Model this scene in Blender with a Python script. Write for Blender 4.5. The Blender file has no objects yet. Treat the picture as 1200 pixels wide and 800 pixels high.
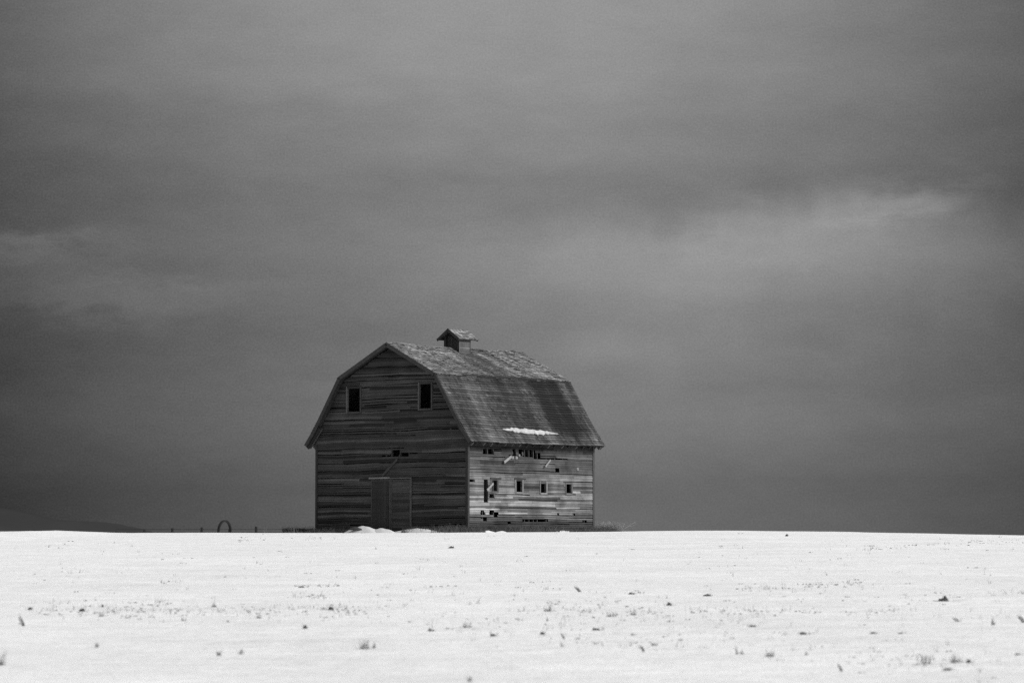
import bpy, math, random
import numpy as np
from mathutils import Vector, Matrix, noise

R = math.radians
sc = bpy.context.scene
col = sc.collection
rng = random.Random(11)

# ------------------------------------------------------------------ camera
cam_d = bpy.data.cameras.new('camera')
cam = bpy.data.objects.new('camera', cam_d); col.objects.link(cam)
cam_d.sensor_fit = 'HORIZONTAL'; cam_d.sensor_width = 36.0
cam_d.lens = 36.0*3915/1200
cam.location = (0, 0, 1.6)
cam.rotation_euler = (R(90+3.4715), 0, 0)
cam_d.clip_start = 0.5; cam_d.clip_end = 40000
cam_d.dof.use_dof = True; cam_d.dof.focus_distance = 168; cam_d.dof.aperture_fstop = 2.5
sc.camera = cam
sc.cycles.use_denoising = False

# ------------------------------------------------------------------ exposure, sun, sky
vs = sc.view_settings
vs.view_transform = 'Standard'; vs.look = 'None'; vs.gamma = 1.0; vs.use_curve_mapping = False
vs.exposure = 1.03
SUN_EL, SUN_AZ = 29.0, 120.0            # azimuth clockwise from the view direction
sd = bpy.data.lights.new('sun', 'SUN'); sun = bpy.data.objects.new('sun', sd); col.objects.link(sun)
sd.energy = 1.5; sd.angle = R(13); sd.color = (1, 1, 1)
dv = Vector((math.sin(R(SUN_AZ))*math.cos(R(SUN_EL)), math.cos(R(SUN_AZ))*math.cos(R(SUN_EL)), math.sin(R(SUN_EL))))
sun.rotation_euler = dv.to_track_quat('Z', 'Y').to_euler()
sun.location = (60, 0, 60)

world = bpy.data.worlds.new('World'); sc.world = world
world.use_nodes = True
wt = world.node_tree; wt.nodes.clear()

class V:
    """a number in a node tree that can be used in arithmetic"""
    tree = None
    def __init__(s, sock): s.s = sock
    @staticmethod
    def op(kind, *a, clamp=False):
        n = V.tree.nodes.new('ShaderNodeMath'); n.operation = kind; n.use_clamp = clamp
        for i, q in enumerate(a):
            if isinstance(q, V): V.tree.links.new(q.s, n.inputs[i])
            else: n.inputs[i].default_value = float(q)
        return V(n.outputs[0])
    def __add__(a, b): return V.op('ADD', a, b)
    __radd__ = __add__
    def __sub__(a, b): return V.op('SUBTRACT', a, b)
    def __rsub__(a, b): return V.op('SUBTRACT', b, a)
    def __mul__(a, b): return V.op('MULTIPLY', a, b)
    __rmul__ = __mul__
    def __truediv__(a, b): return V.op('DIVIDE', a, b)
def ramp(x, pts, smooth=True):
    n = V.tree.nodes.new('ShaderNodeValToRGB')
    n.color_ramp.interpolation = 'EASE' if smooth else 'LINEAR'
    lo, hi = pts[0][0], pts[-1][0]
    e = n.color_ramp.elements
    while len(e) > 1: e.remove(e[-1])
    e[0].position = 0; e[0].color = (pts[0][1],)*3+(1,)
    for p, v in pts[1:]:
        q = e.new((p-lo)/(hi-lo)); q.color = (v, v, v, 1)
    t = (x-lo)/(hi-lo)
    V.tree.links.new(t.s, n.inputs[0])
    return V(n.outputs[0])
def gauss(x, c, w):
    d = (x-c)/w
    return V.op('EXPONENT', d*d*-1.0)
def sstep(x, a, b):
    n = V.tree.nodes.new('ShaderNodeMapRange'); n.interpolation_type = 'SMOOTHSTEP'
    V.tree.links.new(x.s, n.inputs[0]); n.inputs[1].default_value = a; n.inputs[2].default_value = b
    return V(n.outputs[0])
def noise3(x, y, z, scale=1.0, detail=4, rough=.5):
    c = V.tree.nodes.new('ShaderNodeCombineXYZ')
    for i, q in enumerate((x, y, z)):
        if isinstance(q, V): V.tree.links.new(q.s, c.inputs[i])
        else: c.inputs[i].default_value = q
    n = V.tree.nodes.new('ShaderNodeTexNoise'); n.inputs['Scale'].default_value = scale
    n.inputs['Detail'].default_value = detail; n.inputs['Roughness'].default_value = rough
    V.tree.links.new(c.outputs[0], n.inputs['Vector'])
    return V(n.outputs[0]) - 0.5

V.tree = wt
tc = wt.nodes.new('ShaderNodeTexCoord')
sx = wt.nodes.new('ShaderNodeSeparateXYZ'); wt.links.new(tc.outputs['Generated'], sx.inputs[0])
dx, dy, dz = V(sx.outputs[0]), V(sx.outputs[1]), V(sx.outputs[2])
az = V.op('ARCTAN2', dx, dy)*57.2958          # degrees clockwise from north
el = V.op('ARCSINE', dz)*57.2958              # degrees above the horizon
# drifting cloud deck: warped bands
wob = noise3(az*.22, el*.9, 3.1, 1, 3)
wob2 = noise3(az*.9, el*2.6, 7.7, 1, 5, .6)
ew = el + wob*1.1 + wob2*.35
# density of the deck by height (sRGB-like brightness later raised to a power)
SKY_PROFILE = [(-0.5, .60), (0.3, .615), (1.0, .615), (2.0, .585), (3.0, .535), (3.8, .51), (4.6, .53), (5.3, .555), (6.0, .55), (7.0, .605), (8.2, .665), (9.5, .70), (14, .72)]
base = ramp(ew, SKY_PROFILE)
azd = az - (1.4 - el*.13)
side = V.op('MAXIMUM', 1.0 - azd*azd*.0043, .5)
# a brighter bank low on the right, sharp above and fading below
edge = 5.52 + noise3(az*.55, 1.3, el*.3, 1, 6, .62)*1.15 + noise3(az*1.6, 2.3, el*1.5, 1, 5, .6)*.45 + gauss(az, 5.8, 2.4)*.55
below = edge - el
bank = sstep(below, -.35, 1.15)*V.op('EXPONENT', below*-.50)
bank = bank*(gauss(az, 4.9, 5.3))
bank = V.op('MAXIMUM', bank, 0.0)
wisp = gauss(az + wob2*1.2, 6.8, 1.2)*gauss(el + (az-6.9)*-.06 + wob2*1.1, 5.85, .34)
wisp2 = gauss(az + wob2*1.5, 3.8, .7)*gauss(el + wob2*1.2, 5.65, .42)
# two thin pale bands low on the left
lb1 = gauss(az + wob2*2, -8.6, 1.6)*gauss(el + wob2*1.4, 4.95, .36)
lb2 = gauss(az + wob2*2, -7.2, 2.4)*gauss(el + (az+7)*.02 + wob2*1.4, 4.2, .40)
puff = gauss(az, 1.55, .8)*gauss(el, 3.35, .28)
fine = noise3(az*.8, el*1.9, 1.7, 1, 9, .68)*.085 + noise3(az*9, el*9, 5.0, 1, 10, .8)*.045 + noise3(az*34, el*34, 8.0, 1, 2, .8)*.19
g = base*side + bank*.26 + wisp*.115 + wisp2*.05 + lb1*.09 + lb2*.075 + puff*.035 + fine
vis = V.op('POWER', V.op('MAXIMUM', g, .02), 2.2)      # seen brightness near the horizon ahead
high = sstep(el, 11, 40)                        # the deck thins overhead
cloud = vis*(1.0-high) + high*1.15*(1.0 + .5*noise3(dx*3, dy*3, dz*3, 1, 4))
away = sstep(V.op('ABSOLUTE', az), 14, 50)      # round the sides and behind
cloud = cloud + away*(1.0-high)*.16*sstep(el, -1, 12)
sky = wt.nodes.new('ShaderNodeTexSky'); sky.sky_type = 'NISHITA'; sky.sun_disc = False
sky.sun_elevation = R(SUN_EL); sky.sun_rotation = R(SUN_AZ)
sky.dust_density = 2.0
bw = wt.nodes.new('ShaderNodeRGBToBW'); wt.links.new(sky.outputs[0], bw.inputs[0])
NISH = V.op('MINIMUM', V.op('MAXIMUM', V(bw.outputs[0]), 2.0), 9.0)
SKY_GAIN = 0.975
skyv = NISH*cloud*SKY_GAIN
bg = wt.nodes.new('ShaderNodeBackground'); bg.inputs['Strength'].default_value = 0.10
wt.links.new(skyv.s, bg.inputs['Color'])
wo = wt.nodes.new('ShaderNodeOutputWorld'); wt.links.new(bg.outputs[0], wo.inputs[0])

# ------------------------------------------------------------------ helpers
def tag(o, label=None, cat=None, group=None, kind=None):
    if label: o['label'] = label
    if cat: o['category'] = cat
    if group: o['group'] = group
    if kind: o['kind'] = kind
    return o

class MB:
    def __init__(s): s.v = []; s.f = []; s.t = []; s.sm = False
    def hexa(s, p, t=1.0):
        """p: 8 corners, 4 below (counter-clockwise) then 4 above"""
        n = len(s.v); s.v += [tuple(q) for q in p]
        for q in ((0,3,2,1),(4,5,6,7),(0,1,5,4),(1,2,6,5),(2,3,7,6),(3,0,4,7)):
            s.f.append(tuple(n+i for i in q)); s.t.append(t)
    def box(s, x0, x1, y0, y1, z0, z1, t=1.0):
        s.hexa([(x0,y0,z0),(x1,y0,z0),(x1,y1,z0),(x0,y1,z0),(x0,y0,z1),(x1,y0,z1),(x1,y1,z1),(x0,y1,z1)], t)
    def bar(s, a, b, w, h, up=(0,0,1), t=1.0):
        a = Vector(a); b = Vector(b); d = (b-a).normalized(); u = Vector(up)
        sd_ = d.cross(u).normalized(); u = sd_.cross(d).normalized()
        c = []
        for e in (-1, 1):
            for (p, q) in ((a, -1), (a, 1), (b, 1), (b, -1)):
                c.append(p + sd_*(q*w/2) + u*(e*h/2))
        s.hexa(c, t)
    def tube(s, pts, r, n=6, t=1.0):
        base = len(s.v); rr = r if isinstance(r, (list, tuple)) else [r]*len(pts)
        pts = [Vector(p) for p in pts]
        for i, p in enumerate(pts):
            d = (pts[min(i+1, len(pts)-1)]-pts[max(i-1, 0)]).normalized()
            u = Vector((0, 0, 1)) if abs(d.z) < .9 else Vector((1, 0, 0))
            a = d.cross(u).normalized(); b = d.cross(a)
            for k in range(n):
                an = 2*math.pi*k/n; s.v.append(tuple(p + a*(math.cos(an)*rr[i]) + b*(math.sin(an)*rr[i])))
        for i in range(len(pts)-1):
            for k in range(n):
                s.f.append((base+i*n+k, base+i*n+(k+1) % n, base+(i+1)*n+(k+1) % n, base+(i+1)*n+k)); s.t.append(t)
        s.f.append(tuple(base+k for k in range(n))[::-1]); s.t.append(t)
        s.f.append(tuple(base+(len(pts)-1)*n+k for k in range(n))); s.t.append(t)
    def tri(s, a, b, c, t=1.0):
        n = len(s.v); s.v += [tuple(a), tuple(b), tuple(c)]; s.f.append((n, n+1, n+2)); s.t.append(t)
    def quad(s, a, b, c, d, t=1.0):
        n = len(s.v); s.v += [tuple(a), tuple(b), tuple(c), tuple(d)]; s.f.append((n, n+1, n+2, n+3)); s.t.append(t)
    def build(s, name, mat, parent=None, smooth=False, loc=None):
        me = bpy.data.meshes.new(name); me.from_pydata(s.v, [], s.f)
        at = me.attributes.new('tone', 'FLOAT', 'FACE'); at.data.foreach_set('value', s.t)
        me.materials.append(mat)
        if smooth: me.polygons.foreach_set('use_smooth', [True]*len(me.polygons))
        me.update()
        o = bpy.data.objects.new(name, me); col.objects.link(o)
        if parent: o.parent = parent
        if loc: o.location = loc
        return o

def empty(name, loc=(0,0,0), rz=0):
    o = bpy.data.objects.new(name, None); col.objects.link(o)
    o.location = loc; o.rotation_euler.z = rz; o.empty_display_size = .3
    return o

def material(name, base, amp=.5, scale=(1, 1, 1), nscale=4.0, detail=6, rough=.85, bump=.3, bdist=.01, tone=True, spots=0.0, big=0.0, bigscale=.5):
    """grey weathered surface: attribute tone x streaky noise"""
    m = bpy.data.materials.new(name); m.use_nodes = True
    t = m.node_tree; V.tree = t
    b = t.nodes['Principled BSDF']; b.inputs['Roughness'].default_value = rough
    b.inputs['Specular IOR Level'].default_value = .25
    c = t.nodes.new('ShaderNodeTexCoord'); mp = t.nodes.new('ShaderNodeMapping')
    mp.inputs['Scale'].default_value = scale; t.links.new(c.outputs['Object'], mp.inputs[0])
    n = t.nodes.new('ShaderNodeTexNoise'); n.inputs['Scale'].default_value = nscale; n.inputs['Detail'].default_value = detail
    n.inputs['Roughness'].default_value = .6
    t.links.new(mp.outputs[0], n.inputs['Vector'])
    v = 1.0 + (V(n.outputs[0])-.5)*(amp*2.6)
    if big:
        n2 = t.nodes.new('ShaderNodeTexNoise'); n2.inputs['Scale'].default_value = bigscale; n2.inputs['Detail'].default_value = 3
        t.links.new(c.outputs['Object'], n2.inputs['Vector'])
        v = v*(1.0 + (V(n2.outputs[0])-.5)*(big*2.6))
    if spots:
        n3 = t.nodes.new('ShaderNodeTexNoise'); n3.inputs['Scale'].default_value = 2.6; n3.inputs['Detail'].default_value = 5
        n3.inputs['Roughness'].default_value = .7
        t.links.new(mp.outputs[0], n3.inputs['Vector'])
        v = v + spots*sstep(V(n3.outputs[0]), .60, .72)
    v = V.op('MAXIMUM', v, .12)
    if tone:
        a = t.nodes.new('ShaderNodeAttribute'); a.attribute_name = 'tone'
        v = v*V(a.outputs['Fac'])
    v = v*base
    t.links.new(v.s, b.inputs['Base Color'])
    if bump:
        bp = t.nodes.new('ShaderNodeBump'); bp.inputs['Strength'].default_value = bump; bp.inputs['Distance'].default_value = bdist
        t.links.new(n.outputs[0], bp.inputs['Height']); t.links.new(bp.outputs[0], b.inputs['Normal'])
    return m

# boards run along X on the gables and along Y on the sides, so the grain is stretched along both
M_GABLE = material('weathered_dark_boards', 1.0, .62, (.30, 3, 10), 3.0, 8, .9, .4, .02, spots=.8, big=.45, bigscale=.7)
M_SIDE = material('weathered_grey_boards', 1.0, .60, (3, .32, 10), 3.0, 8, .9, .4, .02, spots=.35, big=.75, bigscale=1.1)
M_TRIM = material('weathered_trim', 1.0, .4, (2, 2, 2), 3.0, 6, .9, .3)
M_SHING = material('cedar_shingles', 1.0, .26, (5, 6, 3), 2.0, 7, .9, .4, .01)
M_DARK = material('dark_timber', .05, .3, (1, 1, 1), 3, 3, .95, 0, tone=False)
M_IRON = material('rusty_iron', .015, .3, (1, 1, 1), 8, 4, .8, .2, tone=False)
M_POST = material('old_post_wood', .018, .3, (8, 8, 1), 3, 4, .95, .2, tone=False)
M_GRASS = material('dry_grass', 1.0, .25, (1, 1, 1), 6, 3, .95, 0)
M_CLOD = material('frozen_earth', .06, .5, (1, 1, 1), 18, 6, .95, .6, .01, tone=False)
M_ICY = material('old_icy_snow', .42, .55, (1, 1, 1), 5, 6, .6, .4, .03, tone=False)
M_GREYCLOD = material('frosted_earth', .22, .4, (1, 1, 1), 14, 6, .95, .6, .01, tone=False)
M_SNOWBIT = material('drifted_snow', .66, .06, (1, 1, 1), 2, 4, .7, .3, .03, tone=False)

# ------------------------------------------------------------------ terrain
def _h(ix, iy, s):
    v = np.sin(ix*127.1 + iy*311.7 + s*74.7)*43758.5453
    return v - np.floor(v)
def vnoise(x, y, s=0):
    ix = np.floor(x); iy = np.floor(y); fx = x-ix; fy = y-iy
    fx = fx*fx*(3-2*fx); fy = fy*fy*(3-2*fy)
    a = _h(ix, iy, s); b = _h(ix+1, iy, s); c = _h(ix, iy+1, s); d = _h(ix+1, iy+1, s)
    return (a+(b-a)*fx)*(1-fy) + (c+(d-c)*fx)*fy - 0.5
PD = [-50, 0, 30, 60, 100, 140, 160, 175, 350, 480, 1000, 3000, 9000]
PH = [-.8, 0, .15, .62, 1.30, 1.99, 2.22, 2.20, 2.20, 1.7, -14, -60, -60]
CX = [-60, -24.5, -22, -19, -10, 4, 9, 16, 24.5, 60]
CZ = [-.1, -.01, .045, -.09, -.075, -.01, .045, -.01, -.17, -.7]
_t = np.linspace(-50, 9000, 9051)
_pz = np.interp(_t, PD, PH)
_k = np.hanning(19); _k /= _k.sum()
_pz = np.convolve(np.pad(_pz, 9, mode='edge'), _k, 'valid')
def ground(x, y):
    x = np.asarray(x, float); y = np.asarray(y, float)
    z = np.interp(y, _t, _pz)
    w = np.clip((y-60)/90, 0, 1); w = w*w*(3-2*w)
    z = z + np.interp(x, CX, CZ)*w
    near = np.clip((y-20)/15, 0, 1)*np.clip((240-y)/60, 0, 1)
    # wind-packed snow: long low ripples lying across the slope
    r = .075*vnoise(x/14+.02*y, y/7.0, 1) + .036*vnoise(x/5+3, y/2.3+.03*x, 2) + .016*vnoise(x/2.2, y/.95+.04*x, 3) + .007*vnoise(x/.8, y/.42, 4)
    return z + r*near


def axis(parts):
    out = []
    for a, b, st in parts: out += list(np.arange(a, b, st))
    out.append(parts[-1][1]); return np.array(out, float)
def sheet(name, xs, ys, zf, mat):
    gx, gy = np.meshgrid(xs, ys); gz = zf(gx, gy)
    vv = np.stack([gx.ravel(), gy.ravel(), gz.ravel()], 1)
    nx, ny = len(xs), len(ys)
    i = np.arange(nx-1); j = np.arange(ny-1); ii, jj = np.meshgrid(i, j)
    q = (jj*nx+ii).ravel(); f = np.stack([q, q+1, q+nx+1, q+nx], 1)
    me = bpy.data.meshes.new(name)
    me.vertices.add(len(vv)); me.vertices.foreach_set('co', vv.ravel())
    me.loops.add(f.size); me.loops.foreach_set('vertex_index', f.ravel())
    me.polygons.add(len(f)); me.polygons.foreach_set('loop_start', np.arange(0, f.size, 4)); me.polygons.foreach_set('loop_total', np.full(len(f), 4))
    me.polygons.foreach_set('use_smooth', np.ones(len(f), bool))
    me.update(calc_edges=True); me.validate()
    me.materials.append(mat)
    o = bpy.data.objects.new(name, me); col.objects.link(o); return o

snow = bpy.data.materials.new('field_snow'); snow.use_nodes = True
t = snow.node_tree; V.tree = t
b = t.nodes['Principled BSDF']; b.inputs['Roughness'].default_value = .75; b.inputs['Specular IOR Level'].default_value = .2
c = t.nodes.new('ShaderNodeTexCoord'); s_ = t.nodes.new('ShaderNodeSeparateXYZ'); t.links.new(c.outputs['Object'], s_.inputs[0])
X_, Y_ = V(s_.outputs[0]), V(s_.outputs[1])
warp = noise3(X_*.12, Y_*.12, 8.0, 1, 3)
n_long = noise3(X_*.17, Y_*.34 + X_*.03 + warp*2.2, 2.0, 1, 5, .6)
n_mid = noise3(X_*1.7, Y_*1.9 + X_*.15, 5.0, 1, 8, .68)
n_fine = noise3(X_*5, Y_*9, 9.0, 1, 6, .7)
shade = .845 + n_long*.30 + n_mid*.22 + n_fine*.12 + noise3(X_*.7, Y_*1.7 + X_*.22 + warp*6, 6.0, 1, 6, .6)*.24  # albedo streaks stand in for the relief shading of the ripples
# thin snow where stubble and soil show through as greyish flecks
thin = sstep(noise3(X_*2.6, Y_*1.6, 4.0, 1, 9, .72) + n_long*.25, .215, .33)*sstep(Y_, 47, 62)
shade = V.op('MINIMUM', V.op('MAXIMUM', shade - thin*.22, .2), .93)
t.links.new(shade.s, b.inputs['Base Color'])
hgt = n_long*.22 + n_mid*.07 + n_fine*.008
bp = t.nodes.new('ShaderNodeBump'); bp.inputs['Strength'].default_value = .9; bp.inputs['Distance'].default_value = 1.0
t.links.new(hgt.s, bp.inputs['Height']); t.links.new(bp.outputs[0], b.inputs['Normal'])

xs = axis([(-12000, -2000, 2000), (-2000, -200, 300), (-200, -60, 20), (-60, -34, 2), (-34, 34, .30), (34, 60, 2), (60, 200, 20), (200, 2000, 300), (2000, 12000, 2000)])
ys = axis([(-3000, -300, 500), (-300, 0, 50), (0, 24, 3), (24, 60, .10), (60, 110, .16), (110, 185, .35), (185, 400, 6), (400, 1200, 60), (1200, 9000, 600)])
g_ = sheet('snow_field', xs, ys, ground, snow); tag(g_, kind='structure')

# a dim wooded hill, far off to the left
M_HILL = material('far_woods', .041, .35, (1, 1, 1), .004, 6, 1, 0, tone=False)
M_HILL.node_tree.nodes['Principled BSDF'].inputs['Specular IOR Level'].default_value = 0
hx = axis([(-3200, -300, 25)]); hy = axis([(4700, 6200, 60)])
def hillz(x, y):
    top = np.interp(x, [-3200, -1800, -1100, -800, -700, -600, -520, -430, -330], [120, 110, 80, 56, 42, 26, 12, -6, -40])
    a = np.clip(1-np.abs(y-5350)/700, 0, 1); a = a*a*(3-2*a)
    return -70 + (top+70)*a + vnoise(x/60, y/90, 5)*12*a + vnoise(x/25.1, y/30, 6)*9*a
h_ = sheet('distant_hill', hx, hy, hillz, M_HILL); tag(h_, kind='structure')

# ------------------------------------------------------------------ the barn
BASE = 2.15; W = 10.45; L = 10.35
barn = empty('gambrel_barn', (-10.3186, 176.647, BASE), R(-39.5))
tag(barn, 'old weathered wooden barn with gambrel shingle roof and small cupola on the snowy crest', 'barn')

# outer roof line measured from the centre: (half width, height)
PROF = [(0.0, 9.90), (3.37, 8.20), (5.12, 5.50), (5.76, 4.70)]
def half(z):
    if z >= 9.9: return 0
    for (h0, z0), (h1, z1) in zip(PROF, PROF[1:]):
        if z >= z1: return h0 + (h1-h0)*(z0-z)/(z0-z1)
    return 99
def whalf(z): return min(W/2, half(z+.20)-.02)

def wall_boards(mb, mapf, x0f, z_lo, z_hi, holes, tonef, pitch=.128, seed=0, maxlen=4.2, gap=.10, wob=.02):
    """lap siding; mapf(u, out, z) -> point; x0f(z) -> (u0, u1)"""
    r = random.Random(seed); z = z_lo; row = 0
    while z < z_hi:
        p = pitch*r.choice((.82, .9, 1.0, 1.0, 1.12, 1.35)); zc = z+p/2
        u0, u1 = x0f(zc)
        u0t, u1t = x0f(z+p)
        big_ = lambda q: (q[1]-q[0]) > .3 and (q[3]-q[2]) > .5
        cuts = [(a - (0 if big_((a, b_, c_, d_)) else r.uniform(-.02, .07)), b_ + (0 if big_((a, b_, c_, d_)) else r.uniform(-.03, .12))) for (a, b_, c_, d_) in holes if min(d_, z+p)-max(c_, z) > .42*p]
        segs = []; u = u0; rowr = r.random(); rowslot = r.random() < gap
        while u < u1:
            ln = r.uniform(1.2, maxlen); e = min(u+ln, u1)
            if u1-e < .5: e = u1
            segs.append((u, e)); u = e
        fin = []
        for a, e in segs:
            parts = [(a, e)]
            for c0, c1 in cuts:
                q = []
                for (s0, s1) in parts:
                    if c1 <= s0 or c0 >= s1: q.append((s0, s1)); continue
                    if c0 > s0: q.append((s0, c0))
                    if c1 < s1: q.append((c1, s1))
                parts = q
            tr = r.random() if r.random() < .42 else rowr; slot = (rowslot and r.random() < .7) or r.random() < gap*.3; tilt = r.gauss(0, .010); lift = r.uniform(0, .012)
            for s0, s1 in parts: fin.append((s0, s1, tr, slot, tilt, lift, (a+e)/2))
        for s0, s1, tr, slot, tilt, lift, mid in fin:
            if s1-s0 < .03: continue
            n = max(1, int((s1-s0)/.9))
            drop = r.uniform(.035, .06) if slot else 0.0
            for k in range(n):
                a = s0+(s1-s0)*k/n; e = s0+(s1-s0)*(k+1)/n
                def zz(u): return wob*math.sin(u*1.3+row*.31+seed)*math.sin(u*.47+row*.11) + tilt*(u-mid)/2
                t = tonef((a+e)/2, zc, tr)
                zb0, zb1 = z+zz(a), z+zz(e); zt0, zt1 = z+p+.012-drop+zz(a), z+p+.012-drop+zz(e)
                a_t, e_t = a, e
                if s0 <= u0+1e-6 and k == 0: a_t = max(a, u0t)
                if s1 >= u1-1e-6 and k == n-1: e_t = min(e, u1t)
                o = .030+lift
                # thick lower edge standing proud of the board below
                c8 = [mapf(a, o, zb0), mapf(e-.004, o, zb1), mapf(e-.004, 0.0, zb1), mapf(a, 0.0, zb0),
                      mapf(a_t, .010, zt0), mapf(e_t-.004, .010, zt1), mapf(e_t-.004, -.004, zt1), mapf(a_t, -.004, zt0)]
                mb.hexa(c8, t)
        z += p; row += 1

def lerp_pts(x, pts): return float(np.interp(x, [p[0] for p in pts], [p[1] for p in pts]))

# ---- front gable (dark weathered boards)
WIN_G = [(2.22, 3.10, 6.38, 7.60), (7.22, 8.02, 6.42, 7.68)]
HOLES_G = WIN_G + [(3.90, 6.64, -.3, 2.83), (4.66, 5.32, 3.92, 4.10), (5.27, 5.82, 3.96, 4.32), (5.92, 6.45, 3.98, 4.20), (6.50, 7.12, 4.03, 4.20)]
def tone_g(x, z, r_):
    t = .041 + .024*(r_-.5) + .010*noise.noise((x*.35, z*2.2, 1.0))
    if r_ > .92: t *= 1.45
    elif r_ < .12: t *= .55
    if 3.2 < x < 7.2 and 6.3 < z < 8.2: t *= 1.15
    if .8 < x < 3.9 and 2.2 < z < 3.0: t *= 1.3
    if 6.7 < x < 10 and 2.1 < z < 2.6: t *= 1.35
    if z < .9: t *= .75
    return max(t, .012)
mb = MB()
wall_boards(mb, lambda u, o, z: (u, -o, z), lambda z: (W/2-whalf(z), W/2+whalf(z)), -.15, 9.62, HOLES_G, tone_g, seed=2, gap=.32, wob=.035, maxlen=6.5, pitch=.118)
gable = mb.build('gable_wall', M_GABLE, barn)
# ---- right side wall (paler bare wood)
WIN_S = [(1.88, 2.30, 2.17, 2.72), (3.82, 4.32, 2.15, 2.72), (5.84, 6.30, 2.13, 2.66), (7.98, 8.42, 2.12, 2.62)]
HOLES_S = WIN_S + [(1.14, 1.95, 4.04, 4.33), (1.95, 2.55, 4.18, 4.33), (4.45, 5.30, 3.98, 4.36), (5.30, 5.78, 3.86, 4.25), (5.78, 8.1, 3.83, 3.96),
    (5.30, 7.2, 4.25, 4.30), (0.12, .42, 2.58, 2.72), (1.26, 1.58, 1.60, 2.78), (1.72, 1.98, 1.86, 2.00), (1.02, 1.24, 1.05, 1.22), (1.75, 2.05, .96, 1.17), (2.0, 2.32, .86, 1.07), (1.0, 1.2, .78, .9),
    (1.25, 1.52, .62, .86), (4.4, 5.25, .68, .80), (5.3, 6.4, .62, .78), (9.4, 9.75, .62, .80), (3.2, 3.34, .55, .66), (7.3, 7.42, .96, 1.08), (8.6, 8.72, .98, 1.1), (7.1, 7.36, 3.28, 3.36), (3.62, 3.8, 4.1, 4.36), (4.1, 4.3, 4.05, 4.3)]
PATCH_S = [ # y0 y1 z0 z1 tone
    (7.2, 10.4, 1.28, 1.55, 2.0), (0.1, 2.4, 1.2, 1.85, 1.35), (0, 1.2, 2.0, 3.4, 1.3), (2.5, 3.6, 2.2, 3.1, 1.3), (3.6, 7.4, 1.75, 1.92, .42), (0.1, 3.4, 1.90, 2.0, .5),
    (7.4, 10.4, 1.75, 2.2, 1.35), (3.6, 7.4, 1.45, 1.7, 1.25), (3.0, 7.0, 1.05, 1.4, .7), (2.4, 8.0, .95, 1.05, 1.5), (6.6, 10.4, .80, .90, 1.5), (4.4, 7.5, 2.1, 2.6, .55),
    (0.8, 3.6, 3.55, 3.72, .5), (6.5, 10.0, 3.1, 3.2, .4), (7.0, 10.4, 2.7, 3.05, 1.25), (0.1, 1.0, 3.0, 3.6, 1.15), (1.1, 2.4, 1.40, 1.50, 1.5), (6.2, 9.2, 3.45, 3.75, 1.25), (1.1, 1.9, 3.88, 4.0, 1.7)]
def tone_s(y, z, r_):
    t = lerp_pts(z, [(-.2, .035), (.6, .045), (.85, .09), (1.1, .17), (2.0, .175), (2.9, .145), (3.3, .085), (4.0, .065), (4.4, .05), (4.7, .03)])  # top boards darkened: eave shade painted into the tone
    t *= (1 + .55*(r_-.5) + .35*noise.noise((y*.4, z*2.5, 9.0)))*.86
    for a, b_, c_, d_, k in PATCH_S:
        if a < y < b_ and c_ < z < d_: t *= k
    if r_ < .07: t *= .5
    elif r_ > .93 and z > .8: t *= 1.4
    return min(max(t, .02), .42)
mb = MB()
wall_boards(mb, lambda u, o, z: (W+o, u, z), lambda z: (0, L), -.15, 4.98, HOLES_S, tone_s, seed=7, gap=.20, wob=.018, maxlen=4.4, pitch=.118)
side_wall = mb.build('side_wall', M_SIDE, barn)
# ---- the two walls turned away
mb = MB(); wall_boards(mb, lambda u, o, z: (W-u, L+o, z), lambda z: (W/2-whalf(z), W/2+whalf(z)), -.15, 9.62, [(4.2, 6.2, 6.2, 8.2)], tone_g, seed=12, gap=.0)
mb.build('back_gable_wall', M_GABLE, barn)
mb = MB(); wall_boards(mb, lambda u, o, z: (-o, L-u, z), lambda z: (0, L), -.15, 4.98, [], tone_s, seed=17, gap=.0)
mb.build('far_side_wall', M_SIDE, barn)
# floor of packed dirt, haymow floor and back of the interior
mb = MB(); mb.box(.2, W-.2, .2, L-.2, -.02, .06); mb.build('barn_floor', M_DARK, barn)
mb = MB(); mb.box(.2, W-.2, .9, L-.2, 4.62, 4.70); mb.build('hayloft_floor', M_DARK, barn)
# studs seen through the missing boards
for y in (1.22, 1.62, 2.10, 4.62, 4.98, 5.34, 5.66, 6.4, 7.1, 7.8, 3.95, 8.6, 9.6, .5, 2.9):
    mb = MB(); mb.box(W-.17, W-.035, y-.025, y+.025, 0, 4.9, .055); mb.build('wall_stud', M_TRIM, barn)
for x in (4.9, 5.28, 5.87, 6.47, 7.1, 1.8, 8.6):
    mb = MB(); mb.box(x-.025, x+.025, .012, .12, 0, 6.2, .05); mb.build('wall_stud', M_TRIM, barn)
# corner boards
for (x, y, tt) in ((W, 0, .03), (0, 0, .03), (W, L, .06), (0, L, .06)):
    mb = MB()
    sx_ = 1 if x > 1 else -1; sy_ = 1 if y > 1 else -1
    zt = 5.0
    mb.box(min(x-sx_*.10, x+sx_*.055), max(x-sx_*.10, x+sx_*.055), min(y+sy_*.055, y+sy_*.03), max(y+sy_*.055, y+sy_*.03), -.15, zt-.35, tt)
    mb.box(min(x+sx_*.03, x+sx_*.058), max(x+sx_*.03, x+sx_*.058), min(y-sy_*.09, y+sy_*.028), max(y-sy_*.09, y+sy_*.028), -.15, zt-.35, tt*(1.4 if x > 1 and y < 1 else 1))
    mb.build('corner_board', M_TRIM, barn)

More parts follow.
